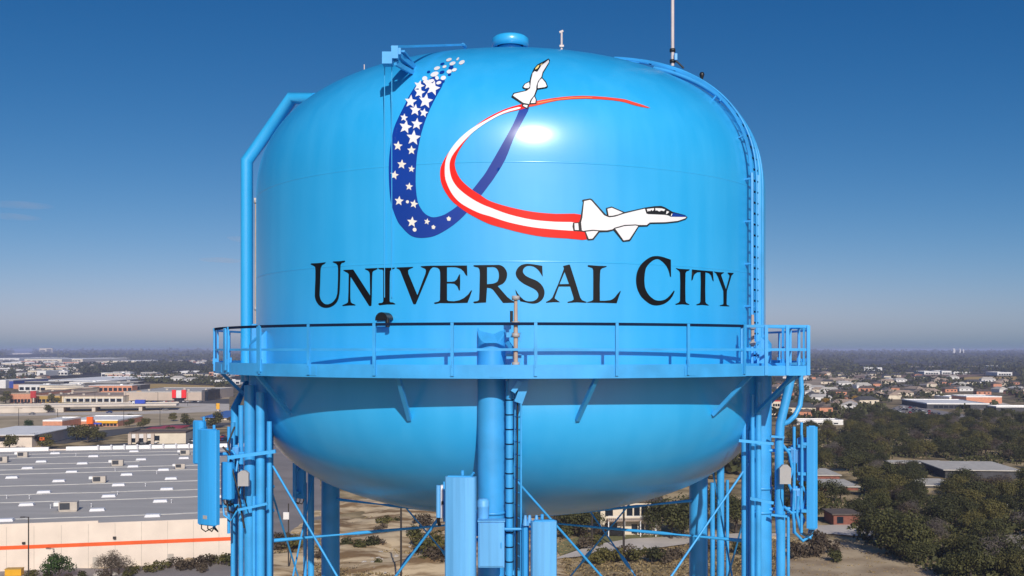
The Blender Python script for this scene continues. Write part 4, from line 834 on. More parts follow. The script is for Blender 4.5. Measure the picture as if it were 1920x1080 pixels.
building('awning_building', 'pale building with a long white canopy edge at the far left, behind the big store', -60, 57, 839, 815, 799, 'skin_pink', 'roof_white', 0.05, overhang=2.0, windows=((0.0, 0.72, 0.45, 0.8, 6),))
building('restaurant', 'long brick restaurant with white roof and orange and yellow fascia', 125, 220, 800, 789, 780, 'brick', 'roof_white', 0.03, windows=((0.56, 0.98, 0.1, 0.55, 6),), band=('sign_yellow', 0.58, 0.98, 0.6, 1.0))
mb = MB(); p = G(171, 800.5); mb.box((p.x, p.y-1.6, 4.1), (3.6, 1.6, 4.2)); sg = mb.build('orange_gable', M['sign_orange'], bpy.data.objects['restaurant'])
mb = MB(); mb.box((p.x+4.5, p.y-1.4, 2.2), (4.5, 0.6, 0.9)); mb.build('blue_sign', M['sign_blue'], bpy.data.objects['restaurant'])
building('brick_shop', 'small salmon brick shop with a white roof left of the orange-gabled restaurant', 80, 116, 807, 789, 783, 'brick', 'roof_white', 0.04, windows=((0.1, 0.9, 0.25, 0.5, 4),))
t, o, u, w, W, dep, z = building('pillared_shop', 'cream shop with tan pillars and brown roof just behind the store roof', 242, 345, 833, 812, 806, 'cream', 'roof_brown', 0.10, windows=((0.03, 0.28, 0.15, 0.75, 2), (0.42, 0.55, 0.3, 0.75, 1)), band=('white_wall', 0.55, 0.9, 0.0, 0.4))
for a in (0.0, 0.13, 0.27, 0.40):
    mb = MB(); wbox(mb, o, u, w, a*W, a*W+1.5, -1.9, -0.95, 0, z*0.97); mb.build('pillar', M['sign_yellow'] if False else M['beige_wall'], t)
building('red_roofed_shop', 'low shop with a bright red metal roof behind the pillared shop', 290, 331, 812, 804, 798, 'beige_wall', 'roof_red', 0.08, windows=((0.1, 0.9, 0.3, 0.7, 4),), overhang=1.2)
building('maroon_roofed_shop', 'low shop with a dull maroon roof beside the bright red roofed one', 268, 289, 812, 806, 800.5, 'cream', 'roof_red', 0.08, overhang=0.8)
t, o, u, w, W, dep, z = building('big_box_store', 'wide beige big box store with a bright red entrance block', 232, 378, 753, 735, 727, 'beige_wall', 'roof_grey', 0.0, units=5)
for a, b, c in ((324, 331.5, 'sign_red'), (342, 350, 'sign_red'), (332, 341.5, 'white_wall')):
    p0, p1 = G(a, 753), G(b, 753); mb = MB(); zz = EYE-(731-HZ)/F*p0.y; wbox(mb, Vector((p0.x, p0.y, 0)), Vector((1,0,0)), Vector((0,1,0)), 0, p1.x-p0.x, -2.5, -0.05, 3.4, zz-(0.4 if c == 'white_wall' else 0)); mb.build('entrance_block', M[c], t)
p0, p1 = G(328, 753), G(346, 753); mb = MB(); wbox(mb, Vector((p0.x, p0.y, 0)), Vector((1,0,0)), Vector((0,1,0)), 0, p1.x-p0.x, -2.0, -0.06, 0, 3.3); mb.build('entrance_door', M['glass'], t)
building('dark_glass_building', 'dark glass block at the right end of the beige big box store', 378.5, 390, 752, 733, 730, 'glass', 'roof_dark', 0.0)
t, o, u, w, W, dep, z = building('storefront_row', 'row of shops with dark glass between white pillars and a cream band above', 116, 231, 754.5, 743, 736, 'cream', 'roof_tan', 0.0, windows=((0.06, 0.99, 0.08, 0.62, 9),), units=3)
for k in range(10):
    mb = MB(); a = W*(0.055+0.104*k); wbox(mb, o, u, w, a-0.45, a+0.45, -1.2, -0.07, 0, z*0.72); mb.build('pillar', M['white_wall'], t)
building('orange_strip_mall', 'orange walled strip mall with dark glass below at the left edge', 18, 59, 756, 738, 731, 'brick', 'roof_tan', 0.02, windows=((0.05, 0.95, 0.05, 0.42, 6),), units=3)
building('yellow_shop', 'yellow fronted shops between the orange strip mall and the white pillars', 60, 112, 755, 742, 735, 'field_gold', 'roof_tan', 0.0, windows=((0.05, 0.95, 0.1, 0.5, 6),), units=4)
building('tan_shop', 'tan gabled shops behind the white pillared storefront', 108, 138, 745, 732, 728, 'cream', 'roof_tan', 0.0, windows=((0.1, 0.9, 0.2, 0.6, 3),))
building('orange_hall', 'low bright orange hall below the blue and white sheds at left', 25, 55, 729, 721, 716, 'brick', 'roof_tan', 0.0)
building('blue_shed', 'dark blue box shed at the left edge above the orange hall', 11, 25, 727.5, 714, 710, 'blue_wall', 'roof_grey', 0.0)
building('white_shed', 'white box shed touching the left edge beside the blue shed', -12, 10.5, 728, 713.5, 710, 'white_wall', 'roof_white', 0.0)
building('white_annex', 'white block under the long white roof, left of the golden field', 139, 170, 727.5, 717, 714, 'white_wall', 'roof_white', 0.0, windows=((0.35, 0.6, 0.2, 0.7, 2),))
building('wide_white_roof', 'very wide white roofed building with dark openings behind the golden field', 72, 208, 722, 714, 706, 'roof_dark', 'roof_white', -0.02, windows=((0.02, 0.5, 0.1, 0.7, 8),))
building('white_gateway', 'small white building with a dark gate on the left suburb slope', 69, 86, 705, 696, 694, 'white_wall', 'roof_white', 0.0, windows=((0.3, 0.75, 0.05, 0.6, 1),))
for lab, a, b, yb, yt, yr, c in (
  ('longest cream warehouse near the horizon at left', 46, 116, 679, 673.5, 671, 'cream'), ('cream warehouse right of the longest one', 117, 155, 678.5, 673.5, 672, 'cream'),
  ('short cream warehouse at the right end of the warehouse line', 160, 185, 677.5, 674, 673, 'cream'), ('white warehouse on the left edge near the horizon', -40, 36, 677, 672, 670.5, 'white_wall'),
  ('white warehouse below it on the left edge', -40, 54, 686, 681, 679.8, 'cream'), ('pale warehouse on the ridge left of the tower block', 18, 59, 666.5, 662.5, 661.8, 'cream'),
  ('long pale low building left of the tower, under the far ridge', 202, 256, 683, 677, 675.8, 'cream'), ('white buildings cluster, widest roof, left of the balcony', 325, 372, 702, 697, 695.8, 'white_wall'),
  ('low white building between dark trees above the golden field', 234, 258, 709, 705, 703.5, 'white_wall'), ('low white building right of it above the golden field', 270, 292, 709, 705.5, 704, 'white_wall')):
    building('warehouse', lab, a, b, yb, yt, yr, c, 'roof_white', 0.0, group='pale warehouses in the left distance', windows=((0.05, 0.9, 0.15, 0.55, 6),))
t, o, u, w, W, dep, z = building('hospital_block', 'tan tower block standing on the skyline at left', 74, 98, 668, 653, 652.6, 'cream', 'roof_tan', 0.0, windows=((0.05, 0.45, 0.2, 0.8, 4), (0.55, 0.95, 0.2, 0.9, 4)))
building('blue_roofed_building', 'building with a blue metal roof left of the overflow pipe', 381, 424, 788, 782, 770, 'cream', 'roof_blue', 0.05, overhang=1.5, windows=((0.1, 0.9, 0.3, 0.7, 5),))
# highway bridge on the left
hb = thing('highway_bridge', 'long low concrete highway bridge with dark openings beneath', 'bridge', G(170, 774))
p0, p1 = G(-80, 776), G(330, 770); u = (p1-p0).normalized(); w = Vector((-u.y, u.x, 0)); Lb = (p1-p0).length
mb = MB(); wbox(mb, p0, u, w, 0, Lb, 2, 30, 3.6, 4.6); wbox(mb, p0, u, w, 0, Lb, 1.6, 2.0, 3.9, 5.3); wbox(mb, p0, u, w, 0, Lb, 30, 30.4, 3.9, 5.3); mb.build('deck', M['concrete'], hb)
for f in (0.60, 0.82):
    mb = MB(); wbox(mb, p0, u, w, Lb*f, Lb*f+2.4, 3, 29, -0.2, 3.6); mb.build('pier', M['concrete'], hb)
mb = MB(); wbox(mb, p0, u, w, 0, Lb*0.47, 2.2, 29.8, -0.2, 3.599); mb.build('abutment', M['concrete'], hb)
# right side
t, o, u, w, W, dep, z = building('school', 'big pink brick hall with white roof edges beyond the wood at right', 1812, 1878, 757, 744, 741, 'brick', 'roof_white', -0.02)
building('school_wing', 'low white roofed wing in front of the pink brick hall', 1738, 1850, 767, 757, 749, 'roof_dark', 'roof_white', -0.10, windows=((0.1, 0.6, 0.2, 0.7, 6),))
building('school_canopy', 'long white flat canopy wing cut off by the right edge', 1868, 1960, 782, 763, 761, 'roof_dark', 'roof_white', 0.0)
building('cream_gym', 'cream block under the white canopy at the right edge', 1886, 1960, 781, 768, 766, 'cream', 'roof_white', 0.0)
building('cream_block', 'cream low block left of the pink brick hall', 1780, 1812, 752, 745, 742, 'cream', 'roof_white', 0.0)
building('white_strip_building', 'long low white building at the near edge of the wood, right of the curved pipe', 1494, 1582, 797, 789, 786, 'white_wall', 'roof_white', 0.03, windows=((0.1, 0.9, 0.2, 0.5, 7),))
building('tan_balcony_house', 'tan three storey house glimpsed between right leg and curved pipe', 1447, 1464, 778, 752, 747, 'cream', 'roof_red', 0.0, windows=((0.1, 0.9, 0.3, 0.45, 3), (0.1, 0.9, 0.62, 0.8, 3)))
for lab, a, b, yb, yt, yr, c in (
  ('white arcaded warehouse under the far right ridge', 1620, 1654, 695, 689.5, 688.5, 'white_wall'), ('long grey roofed shed right of the arcaded warehouse', 1733, 1762, 702, 697, 696, 'white_wall'),
  ('grey roofed shed with a tall white gable', 1766, 1784, 702, 696, 695, 'white_wall'), ('long grey shed left of the golden field', 1788, 1819, 702, 698, 697, 'white_wall'),
  ('brightest white warehouse near the right edge, upper one', 1866, 1899, 690.5, 686.5, 685.7, 'white_wall'), ('white warehouse near the right edge, lower one behind a dark tree', 1870, 1898, 704, 698.5, 697.5, 'white_wall'),
  ('bright white domed shed above the dark houses at right', 1838, 1854, 722, 716.5, 715.5, 'white_wall'), ('small bright white shed right of the domed one', 1853, 1867, 719.5, 715.5, 714.7, 'white_wall')):
    building('warehouse', lab, a, b, yb, yt, yr, c, 'roof_white' if c == 'white_wall' else 'roof_pale', 0.0, group='pale warehouses in the right distance', windows=((0.08, 0.92, 0.1, 0.6, 5),))
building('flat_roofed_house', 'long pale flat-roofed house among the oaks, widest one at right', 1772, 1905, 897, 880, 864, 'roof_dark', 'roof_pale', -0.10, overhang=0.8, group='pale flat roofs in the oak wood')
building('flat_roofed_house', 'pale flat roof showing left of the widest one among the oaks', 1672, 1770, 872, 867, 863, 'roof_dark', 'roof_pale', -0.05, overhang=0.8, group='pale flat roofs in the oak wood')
building('flat_roofed_house', 'pale flat roof beside the slim right antenna, upper of two', 1526, 1574, 899, 890, 878, 'brick_red', 'roof_pale', -0.03, overhang=0.6, group='pale flat roofs in the oak wood')
building('flat_roofed_house', 'pale flat roof beside the slim right antenna, lower of two', 1524, 1608, 919, 911, 898, 'brick_red', 'roof_pale', -0.04, overhang=0.6, group='pale flat roofs in the oak wood')
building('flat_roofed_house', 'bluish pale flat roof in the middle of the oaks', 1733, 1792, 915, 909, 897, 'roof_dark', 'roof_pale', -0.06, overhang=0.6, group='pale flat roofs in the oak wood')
building('brick_house', 'red brick house wall showing among oaks right of the antennas', 1563, 1612, 986, 963, 955, 'brick_red', 'roof_brown', 0.0, overhang=0.5, windows=((0.1, 0.4, 0.2, 0.75, 1),))
# two-storey house under the bowl
t, o, u, w, W, dep, z = building('house', 'two storey tan house with a railed upper deck under the tank bowl', 1126, 1240, 1004, 938, 934, 'cream', 'roof_brown', 0.02, overhang=0.8, windows=((0.06, 0.22, 0.55, 0.85, 1), (0.42, 0.78, 0.55, 0.85, 3), (0.5, 0.85, 0.05, 0.32, 3), (0.05, 0.3, 0.05, 0.35, 1)))
mb = MB(); wbox(mb, o, u, w, 0.1*W, 0.88*W, -3.2, -0.07, z*0.46, z*0.49); dk = mb.build('deck', M['roof_tan'], t)
mb = MB()
for k in range(25): wbox(mb, o, u, w, (0.1+0.0323*k)*W, (0.1+0.0323*k)*W+0.06, -3.2, -3.14, z*0.49, z*0.60)
wbox(mb, o, u, w, 0.1*W, 0.88*W, -3.22, -3.12, z*0.60, z*0.615); mb.build('railing', M['white_wall'], dk)
for a in (0.1, 0.36, 0.62, 0.87):
    mb = MB(); wbox(mb, o, u, w, a*W, a*W+0.25, -3.2, -2.95, 0, z*0.459); mb.build('post', M['white_wall'], dk)

# ---- small houses of the suburbs: gabled, five roof colours
def house_mesh(roof, wall, w, d, h, rise):
    mb = MB(); mb.m = 0; mb.box((0, 0, h/2), (w, d, h))
    mb.m = 1; e = 0.4; v = [(-w/2-e, -d/2-e, h+0.005), (w/2+e, -d/2-e, h+0.005), (w/2+e, d/2+e, h+0.005), (-w/2-e, d/2+e, h+0.005), (-w/2+w*0.18, 0, h+rise), (w/2-w*0.18, 0, h+rise)]
    mb.add(v, [(0,1,5,4), (2,3,4,5), (1,2,5), (3,0,4), (3,2,1,0)])
    mb.m = 2
    for x in (-0.3, 0.05, 0.32): mb.box((w*x, -d/2-0.03, h*0.52), (1.5, 0.1, 1.2))
    o = mb.build('suburban_house', [M[wall], M[roof], M['glass']]); return o
kinds = [('tan', 'roof_tan', 'cream'), ('brown', 'roof_brown', 'brick'), ('charcoal', 'roof_dark', 'cream'), ('pale', 'roof_pale', 'white_wall'), ('blue-grey', 'roof_grey', 'white_wall')]
protos = [house_mesh(r, w, random.uniform(13, 19), random.uniform(9, 12), random.uniform(3.0, 3.6), random.uniform(2.0, 3.0)) for _, r, w in kinds]
used = [False]*5
def place_house(px, py, side):
    k = random.choices(range(5), (4, 4, 3, 1.3, 1.5))[0]; o = protos[k]
    if used[k]: o = o.copy(); col.objects.link(o)
    used[k] = True
    p = G(px, py); o.location = p; o.rotation_euler = (0, 0, random.choice((0, rad(90)))+random.uniform(-0.4, 0.4)); o.scale = [random.uniform(0.9, 1.25)]*3
    tag(o, f'small {kinds[k][0]}-roofed house in the far suburb {side} of the tower', 'house', f'{kinds[k][0]}-roofed houses in the {side} suburb')
spots = []
def scatter(n, poly, mind, acc, power=1.0, tries=60):
    xs = [p[0] for p in poly]; ys = [p[1] for p in poly]; got = []
    ya, yb = EYE*F/(max(ys)-HZ), EYE*F/(max(2.0, min(ys)-HZ))
    for _ in range(n*tries):
        if len(got) >= n: break
        y = ya+(yb-ya)*random.random()**power; py = HZ+EYE*F/y; px = random.uniform(min(xs), max(xs))
        if not inside([poly], px, py): continue
        q = G(px, py)
        if all((q.x-a.x)**2+(q.y-a.y)**2 > mind*mind for a in acc): acc.append(q); got.append((px, py))
    return got
subR = [(1440, 712), (1560, 702), (1740, 706), (1900, 718), (1930, 730), (1930, 742), (1780, 742), (1700, 750), (1650, 768), (1560, 778), (1470, 782), (1440, 770)]
for q in scatter(85, subR, 26, spots, 1.6): place_house(*q, 'right')
subL = [(-40, 688), (120, 681), (200, 686), (140, 704), (70, 712), (-40, 712)]
for q in scatter(60, subL, 30, spots, 1.3): place_house(*q, 'left')
subL2 = [(290, 704), (430, 704), (430, 720), (360, 716), (290, 713)]
for q in scatter(26, subL2, 22, spots, 1.2): place_house(*q, 'left')
subL3 = [(320, 676.5), (400, 676), (400, 682), (320, 682)]
for q in scatter(24, subL3, 30, spots, 1.0): place_house(*q, 'left')

# ---- plain commercial blocks of the left town
def block_mesh(wall, roof, w, d, h):
    mb = MB(); mb.m = 0; mb.box((0, 0, h/2), (w, d, h)); mb.m = 1; mb.box((0, 0, h+0.16), (w+0.5, d+0.5, 0.3)); mb.box((w*0.2, 0, h+0.9), (3, 3, 1.2)); mb.m = 2
    n = max(3, int(w/5))
    for k in range(n): mb.box(((k+0.5)/n*w-w/2, -d/2-0.04, h*0.42), (w/n*0.72, 0.12, h*0.5))
    return mb.build('commercial_block', [M[wall], M[roof], M['glass']])
bk = [('white', 'white_wall', 'roof_white'), ('cream', 'cream', 'roof_pale'), ('salmon', 'brick', 'roof_white'), ('grey', 'roof_grey', 'roof_grey'), ('dark', 'roof_dark', 'roof_pale'), ('blue', 'blue_wall', 'roof_white')]
bp_ = [block_mesh(w, r, random.uniform(28, 48), random.uniform(16, 30), random.uniform(5, 8)) for _, w, r in bk]; bu = [False]*6
def place_block(px, py):
    k = random.choices(range(6), (5, 5, 3, 3, 2, 1))[0]; o = bp_[k]
    if bu[k]: o = o.copy(); col.objects.link(o)
    bu[k] = True; o.location = G(px, py); o.rotation_euler = (0, 0, random.uniform(-0.15, 0.15)); o.scale = (random.uniform(0.7, 1.5), 1, random.uniform(0.8, 1.2))
    tag(o, f'{bk[k][0]} walled commercial block in the built-up slope left of the tower', 'building', f'{bk[k][0]} commercial blocks at left')
bacc = list(spots)
for pl, n, md in (([(-50, 680), (70, 680), (210, 684), (135, 703), (70, 705), (-50, 718)], 62, 48), ([(215, 703), (430, 704), (430, 721), (300, 712), (215, 711)], 22, 40), ([(60, 728), (140, 727), (235, 728), (235, 735), (140, 737), (60, 736)], 12, 36), ([(195, 679), (300, 678), (300, 685), (195, 686)], 16, 60)):
    for q in scatter(n, pl, md, bacc, 1.3): place_block(*q)
# ---- distant white tanks on the right skyline and a mast-topped depot at left
for lab, x, r, h in (('tallest of three white tanks on the right skyline', 1788.5, 9, 44), ('slim middle white tank on the right skyline', 1800, 6, 42), ('smallest right-hand white tank on the right skyline', 1806, 5, 36)):
    p = Vector(((x-CX)/F*6450, 6450, EYE-(661-HZ)/F*6450-3))
    t = thing('storage_tank', lab, 'tank', p, 'white tanks on the right skyline')
    MB().lathe([(r*0.95, p.z-12), (r, p.z+h*0.55)], 16, c=(p.x, p.y)).build('shell', M['white_wall'], t)
    MB().lathe([(r*1.02, p.z+h*0.55), (r*0.8, p.z+h*0.64), (0, p.z+h*0.70)], 16, c=(p.x, p.y)).build('dome', M['white_wall'], t)
# ================================================================ TREES AND SHRUBS
def crown_mesh(name, w, h, n, leaf, m, lobes=11, base=0.25, twiggy=False, seed=1):
    rnd = random.Random(seed); L = []
    for i in range(lobes):
        a = rnd.uniform(0, 2*math.pi); rr = w*0.5*math.sqrt(rnd.random())*0.68
        z = base*h+(h*(1-base))*rnd.uniform(0.25, 0.78)*(1-0.35*(rr/(w*0.5))**2)
        L.append((Vector((rr*math.cos(a), rr*math.sin(a), z)), w*rnd.uniform(0.17, 0.28)))
    v = []; f = []
    for i in range(n):
        c, r = L[rnd.randrange(lobes)]
        d = Vector((rnd.gauss(0, 1), rnd.gauss(0, 1), rnd.gauss(0.25, 0.9))).normalized()
        p = c+Vector((d.x, d.y, d.z*0.78))*r*(rnd.random()**0.33)*rnd.uniform(0.85, 1.12)
        if p.z < base*h*0.6: continue
        nn = (d+Vector((rnd.uniform(-1, 1), rnd.uniform(-1, 1), rnd.uniform(-0.4, 1)))*0.8).normalized()
        u = nn.orthogonal().normalized(); q = nn.cross(u); a = rnd.uniform(0, 6.28); u, q = u*math.cos(a)+q*math.sin(a), q*math.cos(a)-u*math.sin(a)
        s = leaf*rnd.uniform(0.6, 1.35); s2 = s*(0.10 if twiggy else rnd.uniform(0.45, 0.9)); o = len(v)
        v += [p-u*s*0.5, p+q*s2*0.5, p+u*s*0.5+nn*s*0.08, p-q*s2*0.5]; f.append((o, o+1, o+2, o+3))
    me = bpy.data.meshes.new(name); me.from_pydata(v, [], f); me.materials.append(M[m]); return me, L
def trunk_mesh(L, h, r, n=6):
    mb = MB(); top = Vector((0.15, 0.1, h*0.34))
    mb.tube([Vector((0,0,-0.6)), Vector((0.05,0,h*0.18)), top], [r*1.25, r*0.9, r*0.7], 8)
    for c, _ in L[:n]: mb.tube([top-Vector((0,0,0.2)), top.lerp(c, 0.5)+Vector((0,0,0.1)), c], [r*0.55, r*0.33, r*0.12], 5)
    me = bpy.data.meshes.new('trunk'); me.from_pydata(mb.v, [], mb.f)
    for q in me.polygons: q.use_smooth = True
    me.materials.append(M['bark']); return me
def tree_kind(name, w, h, n, leaf, m, seed, lobes=11, base=0.25, twiggy=False, tr=0.28):
    me, L = crown_mesh('crown', w, h, n, leaf, m, lobes, base, twiggy, seed); return (name, me, trunk_mesh(L, h, tr, 8 if twiggy else 5))
def plant(kind, p, label, group, s=1.0, cat='tree', sz=None):
    name, cm, tm = kind
    t = thing(name, label, cat, p, group); t.rotation_euler = (0, 0, random.uniform(0, 6.28)); t.scale = (s*random.uniform(0.92, 1.1), s*random.uniform(0.92, 1.1), (sz or s)*random.uniform(0.9, 1.1))
    a = bpy.data.objects.new('crown', cm); col.objects.link(a); a.parent = t
    b = bpy.data.objects.new('trunk', tm); col.objects.link(b); b.parent = t
    return t
oaks = [tree_kind('oak_tree', 11, 7.6, 3600, 0.42, 'leaf_oak', 10+i, 13) for i in range(3)]
olive = [tree_kind('oak_tree', 10, 7.0, 3400, 0.42, 'leaf_olive', 20+i, 12) for i in range(2)]
brown = [tree_kind('elm_tree', 8.5, 6.6, 2200, 0.38, 'leaf_brown', 30+i, 10) for i in range(2)]
bare = [tree_kind('bare_tree', 8.5, 6.4, 1100, 1.0, 'twig', 40+i, 10, 0.2, True) for i in range(2)]
shr = [tree_kind('shrub', 4.2, 2.6, 420, 0.42, 'leaf_olive', 50, 8, 0.05, False, 0.06), tree_kind('shrub', 3.8, 2.4, 420, 0.40, 'leaf_brown', 51, 8, 0.05, False, 0.06), tree_kind('shrub', 4.0, 2.6, 420, 0.40, 'leaf_oak', 52, 8, 0.05, False, 0.06)]
acc = []
wood = [(1484, 800), (1560, 792), (1640, 781), (1700, 786), (1780, 790), (1850, 786), (1940, 788), (1960, 1100), (1800, 1100), (1700, 1052), (1640, 1026), (1602, 1004), (1612, 960), (1560, 955), (1530, 968), (1484, 970)]
keep_out = [[(1768, 912), (1768, 868), (1920, 872), (1920, 912)], [(1665, 884), (1665, 858), (1778, 860), (1778, 888)], [(1518, 925), (1518, 876), (1580, 878), (1612, 899), (1614, 940), (1518, 938)], [(1728, 936), (1728, 893), (1798, 895), (1798, 938)], [(1488, 812), (1488, 782), (1590, 784), (1590, 808)], [(1555, 1000), (1555, 955), (1602, 955), (1602, 1000)], [(1822, 1034), (1940, 1000), (1940, 1060), (1850, 1060)]]
pts = scatter(300, wood, 8.2, acc, 1.25, 90)
trees = []
for px, py in pts:
    if any(inside([k], px, py) for k in keep_out): continue
    trees.append((px, py))
trees.sort(key=lambda q: -q[1])
for i, (px, py) in enumerate(trees[:285]):
    z = random.random(); p = G(px, py)
    pale = 1700 < px < 1870 and 820 < py < 850 or px > 1830 and py < 960 and py > 860
    if z < (0.25 if pale else 0.46): k, nm = random.choice(oaks), 'dark green live oak crowded in the wood right of the tower'
    elif z < (0.45 if pale else 0.76): k, nm = random.choice(olive), 'olive green live oak crowded in the wood right of the tower'
    elif z < 0.88: k, nm = random.choice(brown), 'brownish half-bare elm in the wood right of the tower'
    else: k, nm = random.choice(bare), 'grey leafless tree in the wood right of the tower'
    plant(k, p, nm, nm.split(' in the')[0].split(' crowded')[0]+'s of the right-hand wood', random.uniform(0.72, 1.12))
plant(oaks[1], G(1690, 1050), 'largest dark oak leaning over the bare dirt slope at lower right', None, 1.45)
plant(olive[0], G(1612, 822), 'yellowest oak at the upper edge of the wood beside the antennas', None, 1.25)
plant(bare[0], G(1880, 1074), 'near leafless tree with thick dark limbs in the lower right corner', None, 1.3)
# undergrowth of the wood: low brush nobody could count
def brush(name, poly, n, m, s0, s1, h, power=1.2, seed=5, avoid=()):
    rnd = random.Random(seed); v = []; f = []; xs = [p[0] for p in poly]; ys = [p[1] for p in poly]
    ya, yb = EYE*F/(max(ys)-HZ), EYE*F/(max(2, min(ys)-HZ)); k = 0
    for _ in range(n*6):
        if k >= n: break
        y = ya+(yb-ya)*rnd.random()**power; py = HZ+EYE*F/y; px = rnd.uniform(min(xs), max(xs))
        if not inside([poly], px, py) or any(inside([q], px, py) for q in avoid): continue
        k += 1; g = G(px, py); s = rnd.uniform(s0, s1)
        for _ in range(5):
            p = g+Vector((rnd.gauss(0, s*0.6), rnd.gauss(0, s*0.6), rnd.uniform(0.1, 1)*h*s)); nn = Vector((rnd.gauss(0, 1), rnd.gauss(0, 1)-0.3, rnd.gauss(0.4, 0.8))).normalized(); u = nn.orthogonal().normalized(); q = nn.cross(u); o = len(v)
            v += [p-u*s*0.4, p+q*s*0.25, p+u*s*0.4, p-q*s*0.25]; f.append((o, o+1, o+2, o+3))
    me = bpy.data.meshes.new(name); me.from_pydata(v, [], f); me.materials.append(M[m]); o = bpy.data.objects.new(name, me); col.objects.link(o); return tag(o, kind='stuff')
o = brush('undergrowth', wood, 6000, 'leaf_oak', 0.9, 2.0, 0.8, 1.2, 5, keep_out); tag(o, 'low dark brush filling the gaps of the oak wood at right', 'undergrowth')
# far woods: masses of trees between the suburbs and on to the ridge
def far_woods(name, label, poly, n, m, s0, s1, power, seed, avoid=()):
    rnd = random.Random(seed); v = []; f = []; xs = [p[0] for p in poly]; ys = [p[1] for p in poly]
    ya, yb = EYE*F/(max(ys)-HZ), EYE*F/(max(2.5, min(ys)-HZ)); k = 0
    for _ in range(n*8):
        if k >= n: break
        y = ya+(yb-ya)*rnd.random()**power; py = HZ+EYE*F/y; px = rnd.uniform(min(xs), max(xs))
        if not inside([poly], px, py) or any(inside([q], px, py) for q in avoid): continue
        if mnoise.noise(Vector((px*0.012, py*0.09, seed))) < -0.28: continue
        k += 1; g = G(px, py); w = rnd.uniform(s0, s1)*(1 if y < 1500 else 1+(y-1500)/2600); h = w*rnd.uniform(0.6, 0.9)
        for _ in range(16):
            a = rnd.uniform(0, 6.28); rr = w*0.5*math.sqrt(rnd.random()); zz = h*(0.25+0.7*rnd.random()*(1-(rr/(w*0.55))**2)); p = g+Vector((rr*math.cos(a), rr*math.sin(a), zz))
            nn = Vector((rnd.gauss(0, 1), rnd.gauss(-0.3, 1), rnd.gauss(0.6, 0.8))).normalized(); u = nn.orthogonal().normalized(); q = nn.cross(u); s = w*rnd.uniform(0.2, 0.4); o = len(v)
            v += [p-u*s*0.6, p+q*s*0.45, p+u*s*0.6, p-q*s*0.45]; f.append((o, o+1, o+2, o+3))
    me = bpy.data.meshes.new(name); me.from_pydata(v, [], f); me.materials.append(M[m]); o = bpy.data.objects.new(name, me); col.objects.link(o); return tag(o, label, 'woods', None, 'stuff')
bigbld = [[(1778, 758), (1778, 740), (1880, 742), (1880, 758)], [(1735, 768), (1735, 748), (1852, 750), (1852, 770)], [(1865, 783), (1865, 760), (1940, 760), (1940, 783)], [(1655, 786), (1655, 760), (1760, 768), (1845, 786)], [(1795, 705), (1908, 705), (1908, 714), (1795, 714)]]
far_woods('far_woods', 'dark tree masses between the houses of the right suburb', [(1440, 700), (1600, 697), (1930, 708), (1930, 788), (1640, 782), (1440, 800)], 400, 'leaf_oak', 7, 12, 1.5, 3, bigbld)
far_woods('far_woods', 'dark blue-grey woodland stretching to the horizon at right', [(1440, 664), (1930, 664), (1930, 706), (1640, 698), (1440, 703)], 2100, 'leaf_oak', 11, 17, 1.1, 4, [[(1440,692.5),(1560,690),(1560,692.5),(1440,697.5)], [(1560,698),(1790,697.4),(1790,700.5),(1560,702)], [(1650,687.2),(1850,685.8),(1850,688),(1650,689.2)], [(1795, 705), (1908, 705), (1908, 714), (1795, 714)]])
bl = [[(70, 724), (70, 704), (210, 704), (210, 724)], [(40, 681), (40, 670), (190, 670), (190, 681)], [(320, 703), (320, 695), (374, 695), (374, 703)]]
far_woods('far_woods', 'dark woodland band under the far ridge at left', [(-60, 664), (420, 663), (420, 676), (200, 676), (-60, 671)], 1400, 'leaf_oak', 11, 18, 1.0, 6)
far_woods('far_woods', 'dark tree belt above the golden field at left', [(140, 688), (300, 683), (430, 684), (430, 704), (300, 703), (150, 702)], 850, 'leaf_oak', 9, 14, 1.2, 7, bl)
far_woods('far_woods', 'scattered dark trees among the left suburb houses', [(-60, 690), (150, 684), (190, 700), (70, 716), (-60, 722)], 170, 'leaf_oak', 8, 13, 1.2, 8, bl)
far_woods('far_woods', 'dark trees along the foot of the golden field at left', [(210, 712), (300, 708), (430, 712), (430, 725), (380, 722), (210, 716)], 260, 'leaf_oak', 8, 12, 1.2, 9)
far_woods('far_woods', 'dark woods between the tower legs beyond the hillside', [(500, 690), (1440, 690), (1440, 900), (1240, 915), (1000, 905), (640, 880), (590, 780)], 1300, 'leaf_oak', 8, 12, 1.5, 10)
o = brush('dry_scrub', [(500, 1020), (600, 985), (860, 958), (1100, 1020), (1300, 1010), (1480, 1010), (1480, 1100), (480, 1100)], 2200, 'leaf_brown', 0.25, 0.7, 0.7, 1.1, 21, [[(1036,1050),(1110,1020),(1180,1008),(1260,1004),(1400,997),(1480,998),(1480,1008),(1300,1020),(1180,1036),(1090,1045)]]); tag(o, 'dry grass tufts and low scrub on the tan hillside', 'scrub')
o = brush('dry_grass', [(480, 1020), (600, 985), (700, 968), (860, 958), (1100, 1018), (1300, 1008), (1480, 1008), (1560, 1016), (1800, 1075), (1800, 1100), (480, 1100)], 7000, 'dry_grass', 0.3, 0.75, 0.55, 1.05, 22, [[(1036,1050),(1110,1020),(1180,1008),(1260,1004),(1400,997),(1480,998),(1480,1008),(1300,1020),(1180,1036),(1090,1045)]]); tag(o, 'straw coloured grass tufts covering the slope between the legs', 'grass')
for x, y, s in ((1055, 985, 0.8), (1070, 992, 0.7), (1088, 990, 0.75), (1130, 1006, 0.5)): plant(random.choice(brown), G(x, y), 'brown-leaved tree between the front ladder antennas and the two storey house', 'brown trees left of the house', s)
